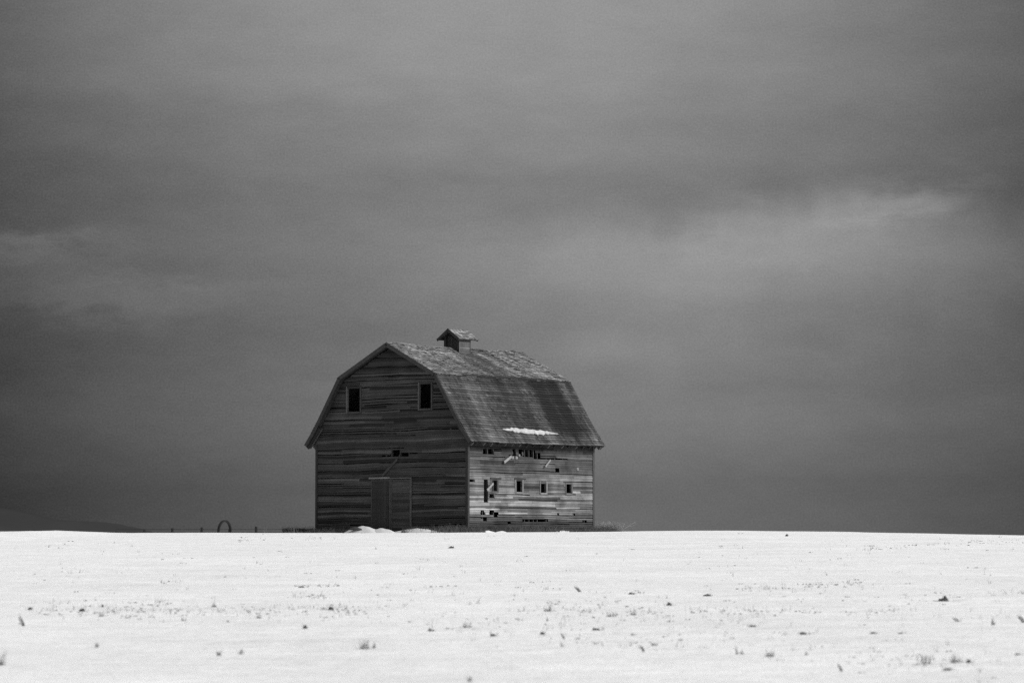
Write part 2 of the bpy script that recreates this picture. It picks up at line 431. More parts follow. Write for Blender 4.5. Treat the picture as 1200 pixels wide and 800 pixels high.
# windows: bare frames round black openings
def gable_window(x0, x1, z0, z1, lt, rt, tt_, lab=None):
    mb = MB(); w = .09
    mb.box(x0-w, x0, -.065, .06, z0-w, z1+w, lt); mb.box(x1, x1+w, -.065, .06, z0-w, z1+w, rt)
    mb.box(x0, x1, -.068, .06, z1, z1+w, tt_)
    f = mb.build('window_frame', M_TRIM, barn)
    mb = MB(); mb.box(x0-.0, x1+.0, -.085, .06, z0-w, z0, rt); mb.build('window_sill', M_TRIM, f)
gable_window(*WIN_G[0], .10, .05, .03)
gable_window(*WIN_G[1], .085, .055, .035)
def side_window(y0, y1, z0, z1, hood, lt, rt):
    mb = MB(); w = .075
    mb.box(W-.06, W+.06, y0-w, y0, z0-w, z1+w, lt); mb.box(W-.06, W+.06, y1, y1+w*1.4, z0-w, z1+w, rt)
    mb.box(W-.06, W+.063, y0, y1, z1, z1+w, hood)
    f = mb.build('window_frame', M_TRIM, barn)
    mb = MB(); mb.box(W-.06, W+.08, y0, y1, z0-w, z0, rt*1.3); mb.build('window_sill', M_TRIM, f)
side_window(*WIN_S[0], .04, .10, .07)
side_window(*WIN_S[1], .04, .17, .15)
side_window(*WIN_S[2], .07, .13, .17)
side_window(*WIN_S[3], .10, .11, .10)
for y0_, y1_ in ((3.70, 4.60), (1.74, 2.62)):
    mb = MB(); mb.box(W-.02, W+.075, y0_, y1_, 2.80, 2.86, .035); mb.build('window_head', M_TRIM, barn)

# the two doors in the gable
def door(x0, x1, horiz, seed, tb):
    r = random.Random(seed); mb = MB()
    if horiz:
        z = .10
        while z < 2.80:
            h = r.uniform(.14, .19); mb.box(x0+.05, x1-.05, -.03-r.uniform(0, .008), .02, z, min(z+h-.008, 2.80), tb*r.uniform(.6, 1.6)); z += h
    else:
        x = x0+.05
        while x < x1-.06:
            h = r.uniform(.14, .2); e = min(x+h-.006, x1-.05); mb.box(x, e, -.03-r.uniform(0, .008), .02, .10, 2.80, tb*r.uniform(.85, 1.15)); x += h
    d = mb.build('barn_door', M_GABLE, barn)
    mb = MB()
    mb.box(x0, x0+.05, -.06, .0, .08, 2.82, .06); mb.box(x1-.05, x1, -.06, .0, .08, 2.82, .085)
    mb.box(x0+.05, x1-.05, -.058, .0, 2.72, 2.80, .05); mb.box(x0+.05, x1-.05, -.058, .0, .08, .20, .045)
    mb.build('door_frame', M_TRIM, d)
    mb = MB(); mb.tube([(x1-.12, -.07, 1.25), (x1-.12, -.10, 1.28), (x1-.12, -.10, 1.42), (x1-.12, -.07, 1.45)], .012); mb.build('door_handle', M_IRON, d)
door(3.90, 5.25, False, 1, .030); door(5.29, 6.64, True, 2, .042)
mb = MB(); mb.box(3.78, 5.22, -.10, -.035, 2.84, 2.93, .17); mb.build('lintel_board', M_TRIM, barn)
mb = MB(); mb.box(5.24, 6.72, -.09, -.035, 2.83, 2.91, .085); mb.box(6.64, 6.72, -.075, -.035, .1, 2.83, .075); mb.build('lintel_board', M_TRIM, barn)
mb = MB(); mb.bar((4.7, -.07, 3.0), (5.75, -.07, 3.85), .05, .11, (0, 0, 1), .05); mb.build('brace_board', M_TRIM, barn)
# loose boards and scraps hanging on the side wall
for (y0, z0, y1, z1, w, t_) in ((2.72, 3.66, 3.42, 3.98, .13, .25), (6.10, 3.50, 6.62, 3.86, .09, .22), (1.36, 2.22, 1.95, 2.56, .11, .24)):
    mb = MB(); mb.bar((W+.16, y0, z0), (W+.07, y1, z1), .035, w, (0, 0, 1), t_); mb.build('loose_board', M_TRIM, barn)
for (y, z, s) in ((3.86, 3.92, .08), (4.08, 4.05, .06), (3.55, 3.92, .08), (8.95, 3.42, .08)):
    mb = MB(); mb.hexa([(W+.035, y-s, z-s*.7), (W+.08, y-s*.6, z-s), (W+.075, y+s, z-s*.6), (W+.035, y+s, z-s*.5), (W+.035, y-s, z+s*.8), (W+.07, y-s*.7, z+s), (W+.07, y+s*.6, z+s*.8), (W+.035, y+s, z+s)], .22)
    mb.build('torn_scrap', M_TRIM, barn)

# ---- roof
YV0, YV1 = -.36, L+.30
roof = MB()
def rp(side, k, s, y, off):
    """point on roof segment k, fraction s, lifted by off along the normal"""
    (h0, z0), (h1, z1) = PROF[k], PROF[k+1]
    d = Vector((h1-h0, 0, z1-z0)); ln = d.length; nrm = Vector((-(z1-z0), 0, h1-h0))/ln
    p = Vector((h0, 0, z0)) + d*s + nrm*off
    return Vector((W/2 + side*p.x, y, p.z))
def sag(y): return -.075*math.sin(math.pi*(y-YV0)/(YV1-YV0)) + .016*math.sin(y*2.1) + .008*math.sin(y*5.3)
for side in (-1, 1):
    for k in range(3):
        ys_ = np.linspace(YV0+.03, YV1-.03, 13)
        for a, b_ in zip(ys_, ys_[1:]):
            q = [rp(side, k, 0, a, -.10), rp(side, k, 1, a, -.10), rp(side, k, 1, b_, -.10), rp(side, k, 0, b_, -.10),
                 rp(side, k, 0, a, -.045), rp(side, k, 1, a, -.045), rp(side, k, 1, b_, -.045), rp(side, k, 0, b_, -.045)]
            if side < 0: q = [q[i] for i in (3, 2, 1, 0, 7, 6, 5, 4)]
            roof.hexa(q, .04)
roof_o = roof.build('roof', M_TRIM, barn)

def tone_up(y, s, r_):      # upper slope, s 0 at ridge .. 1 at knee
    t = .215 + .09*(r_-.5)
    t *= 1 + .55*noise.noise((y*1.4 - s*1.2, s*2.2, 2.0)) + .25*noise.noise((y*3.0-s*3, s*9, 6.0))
    t *= 1.18 if y < 3.6 else 1.0
    if 4.2 < y < 7.6: t *= .78
    st = noise.noise((y*2.2 - s*5.5, s*.8, 3.0))
    if y > 6.2 and st > .10: t *= 1.75
    if r_ < .05: t *= .45
    if r_ > .95: t *= 1.5
    return min(max(t, .03), .62)
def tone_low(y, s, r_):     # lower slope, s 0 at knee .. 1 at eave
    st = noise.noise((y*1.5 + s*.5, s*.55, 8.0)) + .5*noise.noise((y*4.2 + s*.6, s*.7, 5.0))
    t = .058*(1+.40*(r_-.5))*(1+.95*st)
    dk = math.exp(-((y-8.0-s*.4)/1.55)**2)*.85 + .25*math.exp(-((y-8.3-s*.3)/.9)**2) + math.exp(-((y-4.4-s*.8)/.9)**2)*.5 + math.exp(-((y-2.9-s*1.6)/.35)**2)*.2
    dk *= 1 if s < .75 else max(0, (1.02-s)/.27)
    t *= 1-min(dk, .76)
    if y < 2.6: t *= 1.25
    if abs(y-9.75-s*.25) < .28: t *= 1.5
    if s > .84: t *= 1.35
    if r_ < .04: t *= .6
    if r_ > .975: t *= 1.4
    return min(max(t, .014), .4)

def arc_tables():
    L1 = math.hypot(PROF[1][0], PROF[0][1]-PROF[1][1]); L2 = math.hypot(PROF[2][0]-PROF[1][0], PROF[1][1]-PROF[2][1]); L3 = math.hypot(PROF[3][0]-PROF[2][0], PROF[2][1]-PROF[3][1])
    return L1, L2, L3
L1, L2, L3 = arc_tables()
def shingles(side, seed):
    r = random.Random(seed); up = MB(); lo = MB()
    exp_ = .158
    # lower slope including the flared foot: arc a from knee (0) to eave (L2+L3)
    def low_pt(a, y, off):
        if a <= L2: p = rp(side, 1, a/L2, y, off)
        else: p = rp(side, 2, (a-L2)/L3, y, off)
        # soften the kink
        d = abs(a-L2)
        if d < .5: p += Vector((side*.03*(1-d/.5), 0, .03*(1-d/.5)))
        return p
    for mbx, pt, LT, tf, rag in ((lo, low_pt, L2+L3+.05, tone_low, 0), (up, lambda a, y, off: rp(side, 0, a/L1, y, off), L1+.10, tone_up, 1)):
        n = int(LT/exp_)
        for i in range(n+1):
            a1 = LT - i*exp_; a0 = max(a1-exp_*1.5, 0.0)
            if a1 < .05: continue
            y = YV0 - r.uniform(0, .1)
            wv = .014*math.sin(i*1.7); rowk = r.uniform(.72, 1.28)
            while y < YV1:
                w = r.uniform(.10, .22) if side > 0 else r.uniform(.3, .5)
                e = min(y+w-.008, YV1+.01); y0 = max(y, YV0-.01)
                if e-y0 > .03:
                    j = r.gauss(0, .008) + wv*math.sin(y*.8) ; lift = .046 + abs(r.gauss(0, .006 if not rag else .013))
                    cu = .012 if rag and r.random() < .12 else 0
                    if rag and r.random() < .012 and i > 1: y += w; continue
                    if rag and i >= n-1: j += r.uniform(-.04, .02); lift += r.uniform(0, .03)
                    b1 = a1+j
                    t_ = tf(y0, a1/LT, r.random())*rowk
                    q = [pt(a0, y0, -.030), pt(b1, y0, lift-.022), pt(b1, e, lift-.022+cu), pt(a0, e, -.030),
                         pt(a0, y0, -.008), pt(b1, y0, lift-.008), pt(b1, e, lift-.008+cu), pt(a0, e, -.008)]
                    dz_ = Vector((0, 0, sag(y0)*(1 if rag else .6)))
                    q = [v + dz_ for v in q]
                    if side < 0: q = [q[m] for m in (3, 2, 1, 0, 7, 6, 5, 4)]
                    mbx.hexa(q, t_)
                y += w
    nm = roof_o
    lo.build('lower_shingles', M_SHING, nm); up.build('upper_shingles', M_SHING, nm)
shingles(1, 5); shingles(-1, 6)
for side in (1, -1):
    mb = MB()
    for a, b_ in zip(np.linspace(YV0, YV1, 12), np.linspace(YV0, YV1, 12)[1:]):
        q = [rp(side, 0, .985, a, -.03), rp(side, 0, 1.035, a, -.03), rp(side, 0, 1.035, b_, -.03), rp(side, 0, .985, b_, -.03),
             rp(side, 0, .985, a, .015), rp(side, 0, 1.035, a, .015), rp(side, 0, 1.035, b_, .015), rp(side, 0, .985, b_, .015)]
        if side < 0: q = [q[m] for m in (3, 2, 1, 0, 7, 6, 5, 4)]
        mb.hexa(q, .025)  # near-black strip added as the shadow line under the upper shingles
    mb.build('knee_shadow_strip', M_TRIM, roof_o)
# ridge boards, a little ragged
mb = MB(); y = YV0
while y < YV1:
    e = min(y+rng.uniform(.5, 1.1), YV1)
    if not (4.75 < (y+e)/2 < 5.85):
        for sd_ in (-1, 1):
            z_ = 9.93+sag(y)+rng.uniform(-.008, .012); t_ = rng.uniform(.05, .2)
            q = [(W/2, y, z_-.02), (W/2+sd_*.15, y, z_-.095), (W/2+sd_*.15, e-.02, z_-.095), (W/2, e-.02, z_-.02),
                 (W/2, y, z_+.005), (W/2+sd_*.155, y, z_-.07), (W/2+sd_*.155, e-.02, z_-.07), (W/2, e-.02, z_+.005)]
            if sd_ < 0: q = [q[m] for m in (3, 2, 1, 0, 7, 6, 5, 4)]
            mb.hexa(q, t_)
    elif mb.v:
        mb.build('ridge_board', M_TRIM, roof_o); mb = MB()
    y = e
mb.build('ridge_board', M_TRIM, roof_o)
# barge boards on both verges
for (yy, d_) in ((YV0, -1), (YV1, 1)):
    for side in (-1, 1):
        mb = MB()
        for k in range(3):
            a, b_ = sorted((yy, yy+d_*.045))
            q = [rp(side, k, 0, a, -.20), rp(side, k, 1, a, -.19), rp(side, k, 1, b_, -.19), rp(side, k, 0, b_, -.20),
                 rp(side, k, 0, a, .0), rp(side, k, 1, a, .0), rp(side, k, 1, b_, .0), rp(side, k, 0, b_, .0)]
            if side < 0: q = [q[m] for m in (3, 2, 1, 0, 7, 6, 5, 4)]
            mb.hexa(q, .05 if k == 0 else .042)
        mb.build('barge_board', M_TRIM, roof_o)
# rafter tails under both eaves
ty = [YV0+.10, -.12] + [ .25+.58*i for i in range(18)] + [L+.03, L+.17]
for side in (1, -1):
    for y in ty:
        if y > YV1-.05: continue
        mb = MB(); j = rng.uniform(-.03, .03)
        a = rp(side, 2, -.25, y, -.22); b_ = rp(side, 2, 1.04+j, y, -.20)
        mb.bar(a, b_, .07, .20, (0, 0, 1), .09 if rng.random() < .3 else .025)
        mb.build('rafter_tail', M_TRIM, roof_o)
# ---- cupola on the ridge
CXm, CY0, CY1 = W/2, 4.86, 5.76
mb = MB()
mb.box(CXm-.50, CXm+.50, CY0, CY1, 9.40, 10.50, .03)
# gable ends
for y in (CY0, CY1-.04):
    mb.hexa([(CXm-.50, y, 10.495), (CXm+.50, y, 10.495), (CXm+.50, y+.04, 10.495), (CXm-.50, y+.04, 10.495), (CXm-.01, y, 10.80), (CXm+.01, y, 10.80), (CXm+.01, y+.04, 10.80), (CXm-.01, y+.04, 10.80)], .03)
cup = mb.build('cupola', M_GABLE, barn)
mb = MB(); z = 9.50
while z < 10.45:
    h = rng.uniform(.12, .15); mb.box(CXm+.50, CXm+.525, CY0+.05, CY1-.05, z, z+h-.012, rng.uniform(.055, .13)); mb.box(CXm-.525, CXm-.50, CY0+.05, CY1-.05, z, z+h-.012, .06); z += h
mb.box(CXm+.50, CXm+.535, CY1-.05, CY1+.02, 9.5, 10.48, .05)
mb.box(CXm+.50, CXm+.535, CY0-.02, CY0+.05, 9.5, 10.48, .12)
mb.build('cupola_siding', M_SIDE, cup)
mb = MB(); x = CXm-.44
while x < CXm+.42:
    mb.box(x, x+.05, CY0-.035, CY0-.003, 9.75, 10.46, rng.uniform(.03, .07)); x += .105
mb.box(CXm-.52, CXm-.45, CY0-.04, CY0-.003, 9.6, 10.48, .045)
mb.build('cupola_slats', M_TRIM, cup)
mb = MB(); ry0, ry1 = 4.55, 6.10
def cp(sd_, s, y, off): return (CXm+sd_*(.77*s)+sd_*off*.56, y, 10.86-.54*s+off*.82)
for sd_ in (-1, 1):
    for i in range(7):
        s1 = 1.02-i*.16; s0 = max(s1-.24, 0); y = ry0
        if s1 <= 0: break
        while y < ry1:
            e = min(y+rng.uniform(.1, .2), ry1); lf = rng.uniform(.02, .045)
            q = [cp(sd_, s0, y, -.03), cp(sd_, s1, y, -.03), cp(sd_, s1, e-.006, -.03), cp(sd_, s0, e-.006, -.03),
                 cp(sd_, s0, y, .0), cp(sd_, s1, y, lf), cp(sd_, s1, e-.006, lf), cp(sd_, s0, e-.006, .0)]
            if sd_ < 0: q = [q[m] for m in (3, 2, 1, 0, 7, 6, 5, 4)]
            mb.hexa(q, rng.choice((.10, .14, .18, .26, .34))); y = e
mb.build('cupola_roof', M_SHING, cup)
for (yy, d_) in ((ry0, -1), (ry1, 1)):
    mb = MB()
    for sd_ in (-1, 1):
        a, b_ = sorted((yy, yy+d_*.035))
        q = [cp(sd_, 0, a, -.12), cp(sd_, 1.02, a, -.12), cp(sd_, 1.02, b_, -.12), cp(sd_, 0, b_, -.12), cp(sd_, 0, a, .01), cp(sd_, 1.02, a, .01), cp(sd_, 1.02, b_, .01), cp(sd_, 0, b_, .01)]
        if sd_ < 0: q = [q[m] for m in (3, 2, 1, 0, 7, 6, 5, 4)]
        mb.hexa(q, .045)
    mb.build('cupola_barge_board', M_TRIM, cup)
mb = MB()
for sd_ in (-1, 1): mb.bar(cp(sd_, .90, ry0+.03, -.09), cp(sd_, .90, ry1-.03, -.09), .07, .07, (0, 0, 1), .03)
mb.build('cupola_eave_board', M_TRIM, cup)

# ------------------------------------------------------------------ things round the barn
BM = Matrix.Translation(Vector((-10.3186, 176.647, BASE))) @ Matrix.Rotation(R(-39.5), 4, 'Z')
def bpt(x, y, z): return BM @ Vector((x, y, z))

def blob(name, cx, cy, zb, rx, ry, h, mat, rz=0, seed=0, n=28, power=1.2, label=None, cat=None, rough=0.0):
    """low mound with an uneven rim, sunk a little into what it lies on"""
    vs_, fs = [], []; rings = 10
    vs_.append((0, 0, h))
    for i in range(1, rings+1):
        q = i/rings
        for k in range(n):
            a = 2*math.pi*k/n
            rim = 1 + .22*noise.noise((math.cos(a)*1.7+seed, math.sin(a)*1.7, seed*.7)) + .10*noise.noise((math.cos(a)*5+seed, math.sin(a)*5, 2.0))
            x = math.cos(a)*rx*q*rim; y = math.sin(a)*ry*q*rim
            z = h*(1-q**power)*(1+.20*noise.noise((x*2+seed, y*2, 1.0)) + rough*(.9*noise.noise((x/rx*1.6+seed, y/ry*1.2, 3.0)) + .5*noise.noise((x/rx*4+seed, y/ry*2, 5.0)))) - (.06 if q == 1 else 0)
            vs_.append((x, y, z))
    for k in range(n): fs.append((0, 1+k, 1+(k+1) % n))
    for i in range(rings-1):
        for k in range(n): fs.append((1+i*n+k, 1+(i+1)*n+k, 1+(i+1)*n+(k+1) % n, 1+i*n+(k+1) % n))
    me = bpy.data.meshes.new(name); me.from_pydata(vs_, [], fs); me.materials.append(mat)
    me.polygons.foreach_set('use_smooth', [True]*len(me.polygons)); me.update()
    o = bpy.data.objects.new(name, me); col.objects.link(o); o.location = (cx, cy, zb); o.rotation_euler.z = rz
    if label: tag(o, label, cat)
    return o

p = bpt(4.85, -1.7, 0)
blob('snow_pile', p.x, p.y, BASE-.02, 1.45, .5, .42, M_SNOWBIT, R(-39.5), 1.3, power=1.5, label='largest heap of snow, piled against the barn doors with a dark lump sticking out', cat='snow pile')
p = bpt(6.0, -1.6, 0)
blob('snow_pile', p.x, p.y, BASE-.02, 1.1, .45, .30, M_SNOWBIT, R(-39.5), 4.3, power=1.5, label='lower heap of snow joining the right side of the big heap at the doors', cat='snow pile')
p = bpt(4.6, -2.05, .22)
blob('wood_chunk', p.x, p.y, BASE+.24, .42, .10, .12, M_CLOD, R(-36), 2.2, label='dark chunk sticking out of the large snow heap by the doors', cat='wood chunk')
p = bpt(W+.55, 1.0, 0)
blob('snow_pile', p.x, p.y, BASE, .8, .22, .16, M_SNOWBIT, R(50), 6.1, label='small bright heap of snow at the foot of the side wall beside the near corner', cat='snow pile')
p = bpt(W+.6, 2.0, 0)
blob('snow_pile', p.x, p.y, BASE, .7, .22, .14, M_SNOWBIT, R(50), 8.1, label='smallest lump of snow at the side wall foot, right of the small bright heap', cat='snow pile')
p = bpt(W+1.0, 6.6, 0)
blob('snow_pile', p.x, p.y, BASE, 1.9, .3, .17, M_SNOWBIT, R(50), 9.1, label='long low bank of snow under the far half of the side wall', cat='snow pile')
p = bpt(8.0, -1.1, 0)
blob('snow_pile', p.x, p.y, BASE, 2.1, .35, .27, M_SNOWBIT, R(-39.5), 10.1, label='long thin bank of snow along the gable between the doors and the near corner', cat='snow pile')

# snow lying on the flare of the lower roof slope
mb = MB(); n = 150
rr = random.Random(4)
rows_ = []
for i in range(n+1):
    u = i/n; y = 2.75 + 4.5*u
    env = math.sin(math.pi*u)**.45
    c0 = L2 + .17 + .16*u; wd = (.30*env)*(1+.45*noise.noise((y*2.5, 0, 0)))*(.55 if u > .8 else 1)
    top_ = c0 - wd*.55*(1+.8*noise.noise((y*3.5, 3, 0))+.10*noise.noise((y*17, 3, 5))); bot = c0 + wd*.45*(1+.7*noise.noise((y*4.5, 7, 0)))
    prs = []
    for s_i, hh in ((0, .01), (.2, .06), (.5, .075), (.8, .065), (1, .01)):
        a = top_+(bot-top_)*s_i
        if a <= L2: v = rp(1, 1, a/L2, y, hh*env+.015)
        else: v = rp(1, 2, (a-L2)/L3, y, hh*env+.015)
        d = abs(a-L2)
        if d < .5: v += Vector((.03*(1-d/.5), 0, .03*(1-d/.5)))
        v.z += sag(y)*.6
        prs.append(BM @ v)
    rows_.append(prs)
for r0, r1 in zip(rows_, rows_[1:]):
    for k in range(4): mb.quad(r0[k], r0[k+1], r1[k+1], r1[k])
sp = mb.build('snow_patch', M_ICY, smooth=True)
tag(sp, 'narrow white streak of snow left lying on the lower roof slope just above the eave', 'snow patch')

# dry weeds: many blades
def blades(mb, x, y, z, n, h, spread, r, tone, lean=.35, wd=.012):
    for i in range(n):
        a = r.uniform(0, 6.283); q = spread*math.sqrt(r.random())*.5
        bx, by = x+math.cos(a)*q, y+math.sin(a)*q
        hh = h*r.uniform(.35, 1.0); l = r.gauss(0, lean)*hh; ly = r.gauss(0, lean)*hh
        w = wd*r.uniform(.6, 1.3); tt = tone*r.uniform(.6, 1.5)
        c0 = Vector((bx, by, z-.03)); c1 = Vector((bx+l*.35, by+ly*.35, z+hh*.55)); c2 = Vector((bx+l, by+ly, z+hh))
        mb.quad(c0+Vector((-w, 0, 0)), c0+Vector((w, 0, 0)), c1+Vector((w*.7, 0, 0)), c1+Vector((-w*.7, 0, 0)), tt)
        mb.tri(c1+Vector((-w*.7, 0, 0)), c1+Vector((w*.7, 0, 0)), c2, tt)
r = random.Random(21); mb = MB()
for i in range(560):
    if i < 300:
        u = r.uniform(-.1, W+.3); d = abs(r.gauss(.35, .45)); pp = bpt(u, -d-.1, 0)
        hgt_ = .25 + .22*r.random() + (.14 if u > 9.4 else 0)
        if 2.9 < u < 7.1:
            hgt_ *= .4
            if d > .45: continue
    else:
        u = r.uniform(-.3, L+1.2); d = abs(r.gauss(.3, .45)); pp = bpt(W+d+.1, u, 0)
        hgt_ = .28 + .22*r.random()
        if .2 < u < 2.7 and d > .25: continue
    z = float(ground(pp.x, pp.y))
    blades(mb, pp.x, pp.y, max(z, BASE-.05), 22, hgt_, .5, r, .07, .45, .011)
wd_ = mb.build('dry_weeds', M_GRASS); tag(wd_, 'dry weeds growing thick along the foot of the barn walls', 'weeds', kind='stuff')
# the pale twiggy bush past the far corner, and one at the left corner
def bush(x, y, z, w, h, n, tone, seed, label):
    r = random.Random(seed); mb = MB()
    for i in range(n):
        a = r.uniform(0, 6.283); ln = r.uniform(.5, 1.0); bx = r.gauss(0, w*.16)
        sx0 = r.gauss(0, 1)*w*.30
        pts = [(bx, r.gauss(0, .1), -.05), (bx+sx0*.35, math.sin(a)*.12, h*ln*.45), (bx+sx0*.8, math.sin(a)*.3, h*ln*.8), (bx+sx0*1.1, math.sin(a)*.35, h*ln)]
        mb.tube(pts, [.010, .008, .006, .003], 4, tone*r.uniform(.7, 1.3))
        for k in range(5):
            b0 = Vector(pts[r.choice((1, 2))]); dd = Vector((r.gauss(0, .2), r.gauss(0, .1), r.uniform(.03, .2)))
            mb.tube([b0, b0+dd], [.005, .002], 3, tone*1.1)
    o = mb.build('bare_bush', M_GRASS, loc=(x, y, z)); tag(o, label, 'bush'); return o
pp = bpt(W+.5, L+.9, 0); bush(pp.x, pp.y, BASE-.05, 1.5, .75, 120, .26, 5, 'pale leafless bush at the foot of the far right corner of the barn')
pp = bpt(-1.2, -.3, 0); bush(pp.x, pp.y, BASE-.05, 1.8, .45, 60, .16, 6, 'faint grey brush at the foot of the left corner of the barn')
# a log lying by the left corner
mb = MB(); a = bpt(-1.9, -.6, 0); b_ = bpt(.3, -.65, 0)
gx = [Vector((a.x + (b_.x-a.x)*i/8, a.y + (b_.y-a.y)*i/8, BASE+.20+.02*math.sin(i*1.7))) for i in range(9)]
mb.tube(gx, [.05, .07, .075, .07, .08, .075, .08, .07, .055], 8)
lg = mb.build('fallen_log', M_POST, smooth=True); tag(lg, 'long dark log lying low in the weeds off the left corner of the barn', 'log')

# ------------------------------------------------------------------ fence far behind, and the hoop
FD = 352.0
tops = []
fence = empty('wire_fence', ((203-600)/3915*FD, FD, float(ground((203-600)/3915*FD, FD))))
tag(fence, 'far wire fence with thin dark posts just showing over the crest left of the barn', 'fence')
for k, (px_, py_) in enumerate(((170, 620.6), (203, 618.6), (237, 617.6), (270, 619.5), (301, 616.6), (333, 618.6), (366, 619.5), (137, 622.3))):
    x = (px_-600)/3915*FD; gz = float(ground(x, FD)); zt = 1.6+(637.5-py_)/3915*FD
    mb = MB(); lean = rng.uniform(-.05, .05)
    mb.tube([(0, 0, -.3), (lean*.5, 0, (zt-gz)*.5), (lean, 0, zt-gz)], [.15, .145, .13], 7)
    o = mb.build('fence_post', M_POST, fence, smooth=False)
    o.location = Vector((x, FD, gz)) - fence.location
    tops.append((x+lean, FD, zt, gz))
tops.sort()
for dz_ in (.10, .42):
    mb = MB(); pts = []
    for (x, y, zt, gz), (x2, y2, zt2, gz2) in zip(tops, tops[1:]):
        for q in (0, .33, .66):
            pts.append((x+(x2-x)*q, y-.08, 1.6+(637.5-619.7)/3915*FD - dz_ + .1 - .03*math.sin(math.pi*q)))
    pts.append((tops[-1][0], FD-.08, pts[-1][2]))
    o = mb; o.tube([Vector(p_)-fence.location for p_ in pts], .018, 4)
    o.build('fence_wire', M_IRON, fence)

# old iron wheel rim standing on edge, half turned away
HD = 172.0; hx_ = (263.0-600)/3915*HD; hz = float(ground(hx_, HD))
Rm = .53
rings_ = 56; vs_, fs, = [], []
for i in range(rings_):
    a = 2*math.pi*i/rings_
    wob_ = 1+.015*math.sin(3*a+1)
    ca, sa = math.cos(a)*Rm*wob_, math.sin(a)*Rm*1.02
    for (dr, dw) in ((-.038, -.06), (.038, -.06), (.038, .06), (-.038, .06)):
        k = 1+dr/Rm
        vs_.append((ca*k, dw, sa*k+Rm))
for i in range(rings_):
    j = (i+1) % rings_
    for k in range(4): fs.append((i*4+k, i*4+(k+1) % 4, j*4+(k+1) % 4, j*4+k))
me = bpy.data.meshes.new('wheel_rim'); me.from_pydata(vs_, [], fs); me.materials.append(M_IRON); me.update()
rim = bpy.data.objects.new('wheel_rim', me); col.objects.link(rim)
rim.location = (hx_, HD, 1.6+(637.5-610.0)/3915*HD - 2*Rm - .01); rim.rotation_euler = (R(3), 0, R(60))
tag(rim, 'dark thin iron hoop standing on edge beyond the crest, left of the barn', 'metal hoop')
# weed stalks on the crest near the hoop
for i, (px_, h_, lab) in enumerate(((311, .40, 'tall thin weed stalk standing alone on the crest between the hoop and the barn'),
                                    (346, .30, 'short weed stalks on the crest close to the left corner of the barn'))):
    x = (px_-600)/3915*168; z = float(ground(x, 168)); r = random.Random(30+i); mb = MB()
    blades(mb, 0, 0, 0, 5 if i == 0 else 14, h_+.15, .1 if i == 0 else .7, r, .12, .12, .010)
    o = mb.build('weed_stalk', M_GRASS, loc=(x, 168, z)); tag(o, lab, 'weed')

# ------------------------------------------------------------------ tufts, clods and stubble on the snow
TUFTS = [
    (-1.81, 41.32, 0.169, 0.127, 16, 0, 'bushiest grass tuft, dark stems fanned out low in the open snow below the barn door'),
    (-1.71, 41.5, 0.106, 0.064, 6, 0, 'small sparse grass tuft close against the bushiest tuft'),
    (-7.05, 48.17, 0.172, 0.074, 6, 2, 'curved grass tuft bending over to one side near the left edge of the field'),
    (-5.63, 36.98, 0.189, 0.066, 14, 0, 'dark grass tuft cut by the left edge of the photo'),
    (-4.96, 55.66, 0.171, 0.085, 6, 1, 'tall thin stem with a thick foot in the stubble left of the barn'),
    (-0.62, 46.69, 0.095, 0.143, 14, 0, 'low bushy tuft just below the corner of the barn'),
    (0.58, 53.35, 0.136, 0.191, 16, 0, 'wide ragged tuft with one stem trailing down, below the barn side wall'),
    (0.51, 48.91, 0.087, 0.037, 4, 1, 'short stem standing right under the wide ragged tuft'),
    (2.69, 40.18, 0.113, 0.051, 5, 1, 'faint leaning pair of grass blades, left one of the two close pairs'),
    (2.75, 40.16, 0.082, 0.041, 5, 1, 'short upright dark blades beside the faint leaning pair'),
    (3.04, 39.53, 0.121, 0.091, 12, 0, 'blurred tuft with a bent top between the grass pairs and the far right clumps'),
    (4.68, 37.96, 0.136, 0.136, 18, 3, 'arched tuft with drooping stems, left one of the two large clumps at the lower right'),
    (5.08, 38.29, 0.117, 0.156, 18, 0, 'branching tuft with forked stems, right one of the two large clumps at the lower right'),
    (6.89, 48.05, 0.172, 0.061, 6, 1, 'tall faint stems between the large dark mound and the right edge'),
    (7.48, 49.22, 0.126, 0.088, 8, 2, 'leaning blades cut by the right edge of the photo'),
    (6.56, 49.54, 0.076, 0.076, 5, 2, 'tiny tuft leaning right just below the large dark mound'),
    (-4.87, 49.52, 0.101, 0.051, 5, 1, 'short dark upright stem in the row of stubble on the left'),
    (-3.79, 50.11, 0.115, 0.09, 8, 0, 'small tuft with one upright stem in the stubble row below the barn left corner'),
    (0.66, 43.9, 0.09, 0.045, 5, 2, 'slim leaning blades, upper one of two below the barn side wall'),
    (0.62, 41.98, 0.075, 0.043, 5, 1, 'slim short blades, lower one of two below the barn side wall'),
    (1.24, 63.27, 0.129, 0.097, 7, 2, 'small leaning tuft on the mid slope below the barn right corner'),
    (1.58, 40.59, 0.083, 0.041, 5, 2, 'faint leaning stem left of the flat dark lump, lower middle of the field'),
    (3.56, 36.45, 0.093, 0.047, 6, 2, 'faint leaning stem alone at the bottom of the field, right of centre'),
    (1.51, 51.19, 0.092, 0.17, 16, 0, 'tangled wide low tuft on the mid slope right of the barn'),
    (1.88, 52.0, 0.106, 0.106, 9, 0, 'loose low tuft beside the tangled one on the mid slope'),
    (3.5, 39.88, 0.081, 0.051, 5, 1, 'thin short stems below the long dark lump, right of centre'),
    (-6.24, 51.05, 0.104, 0.104, 9, 0, 'low bushy tuft in the stubble row near the left edge'),
]
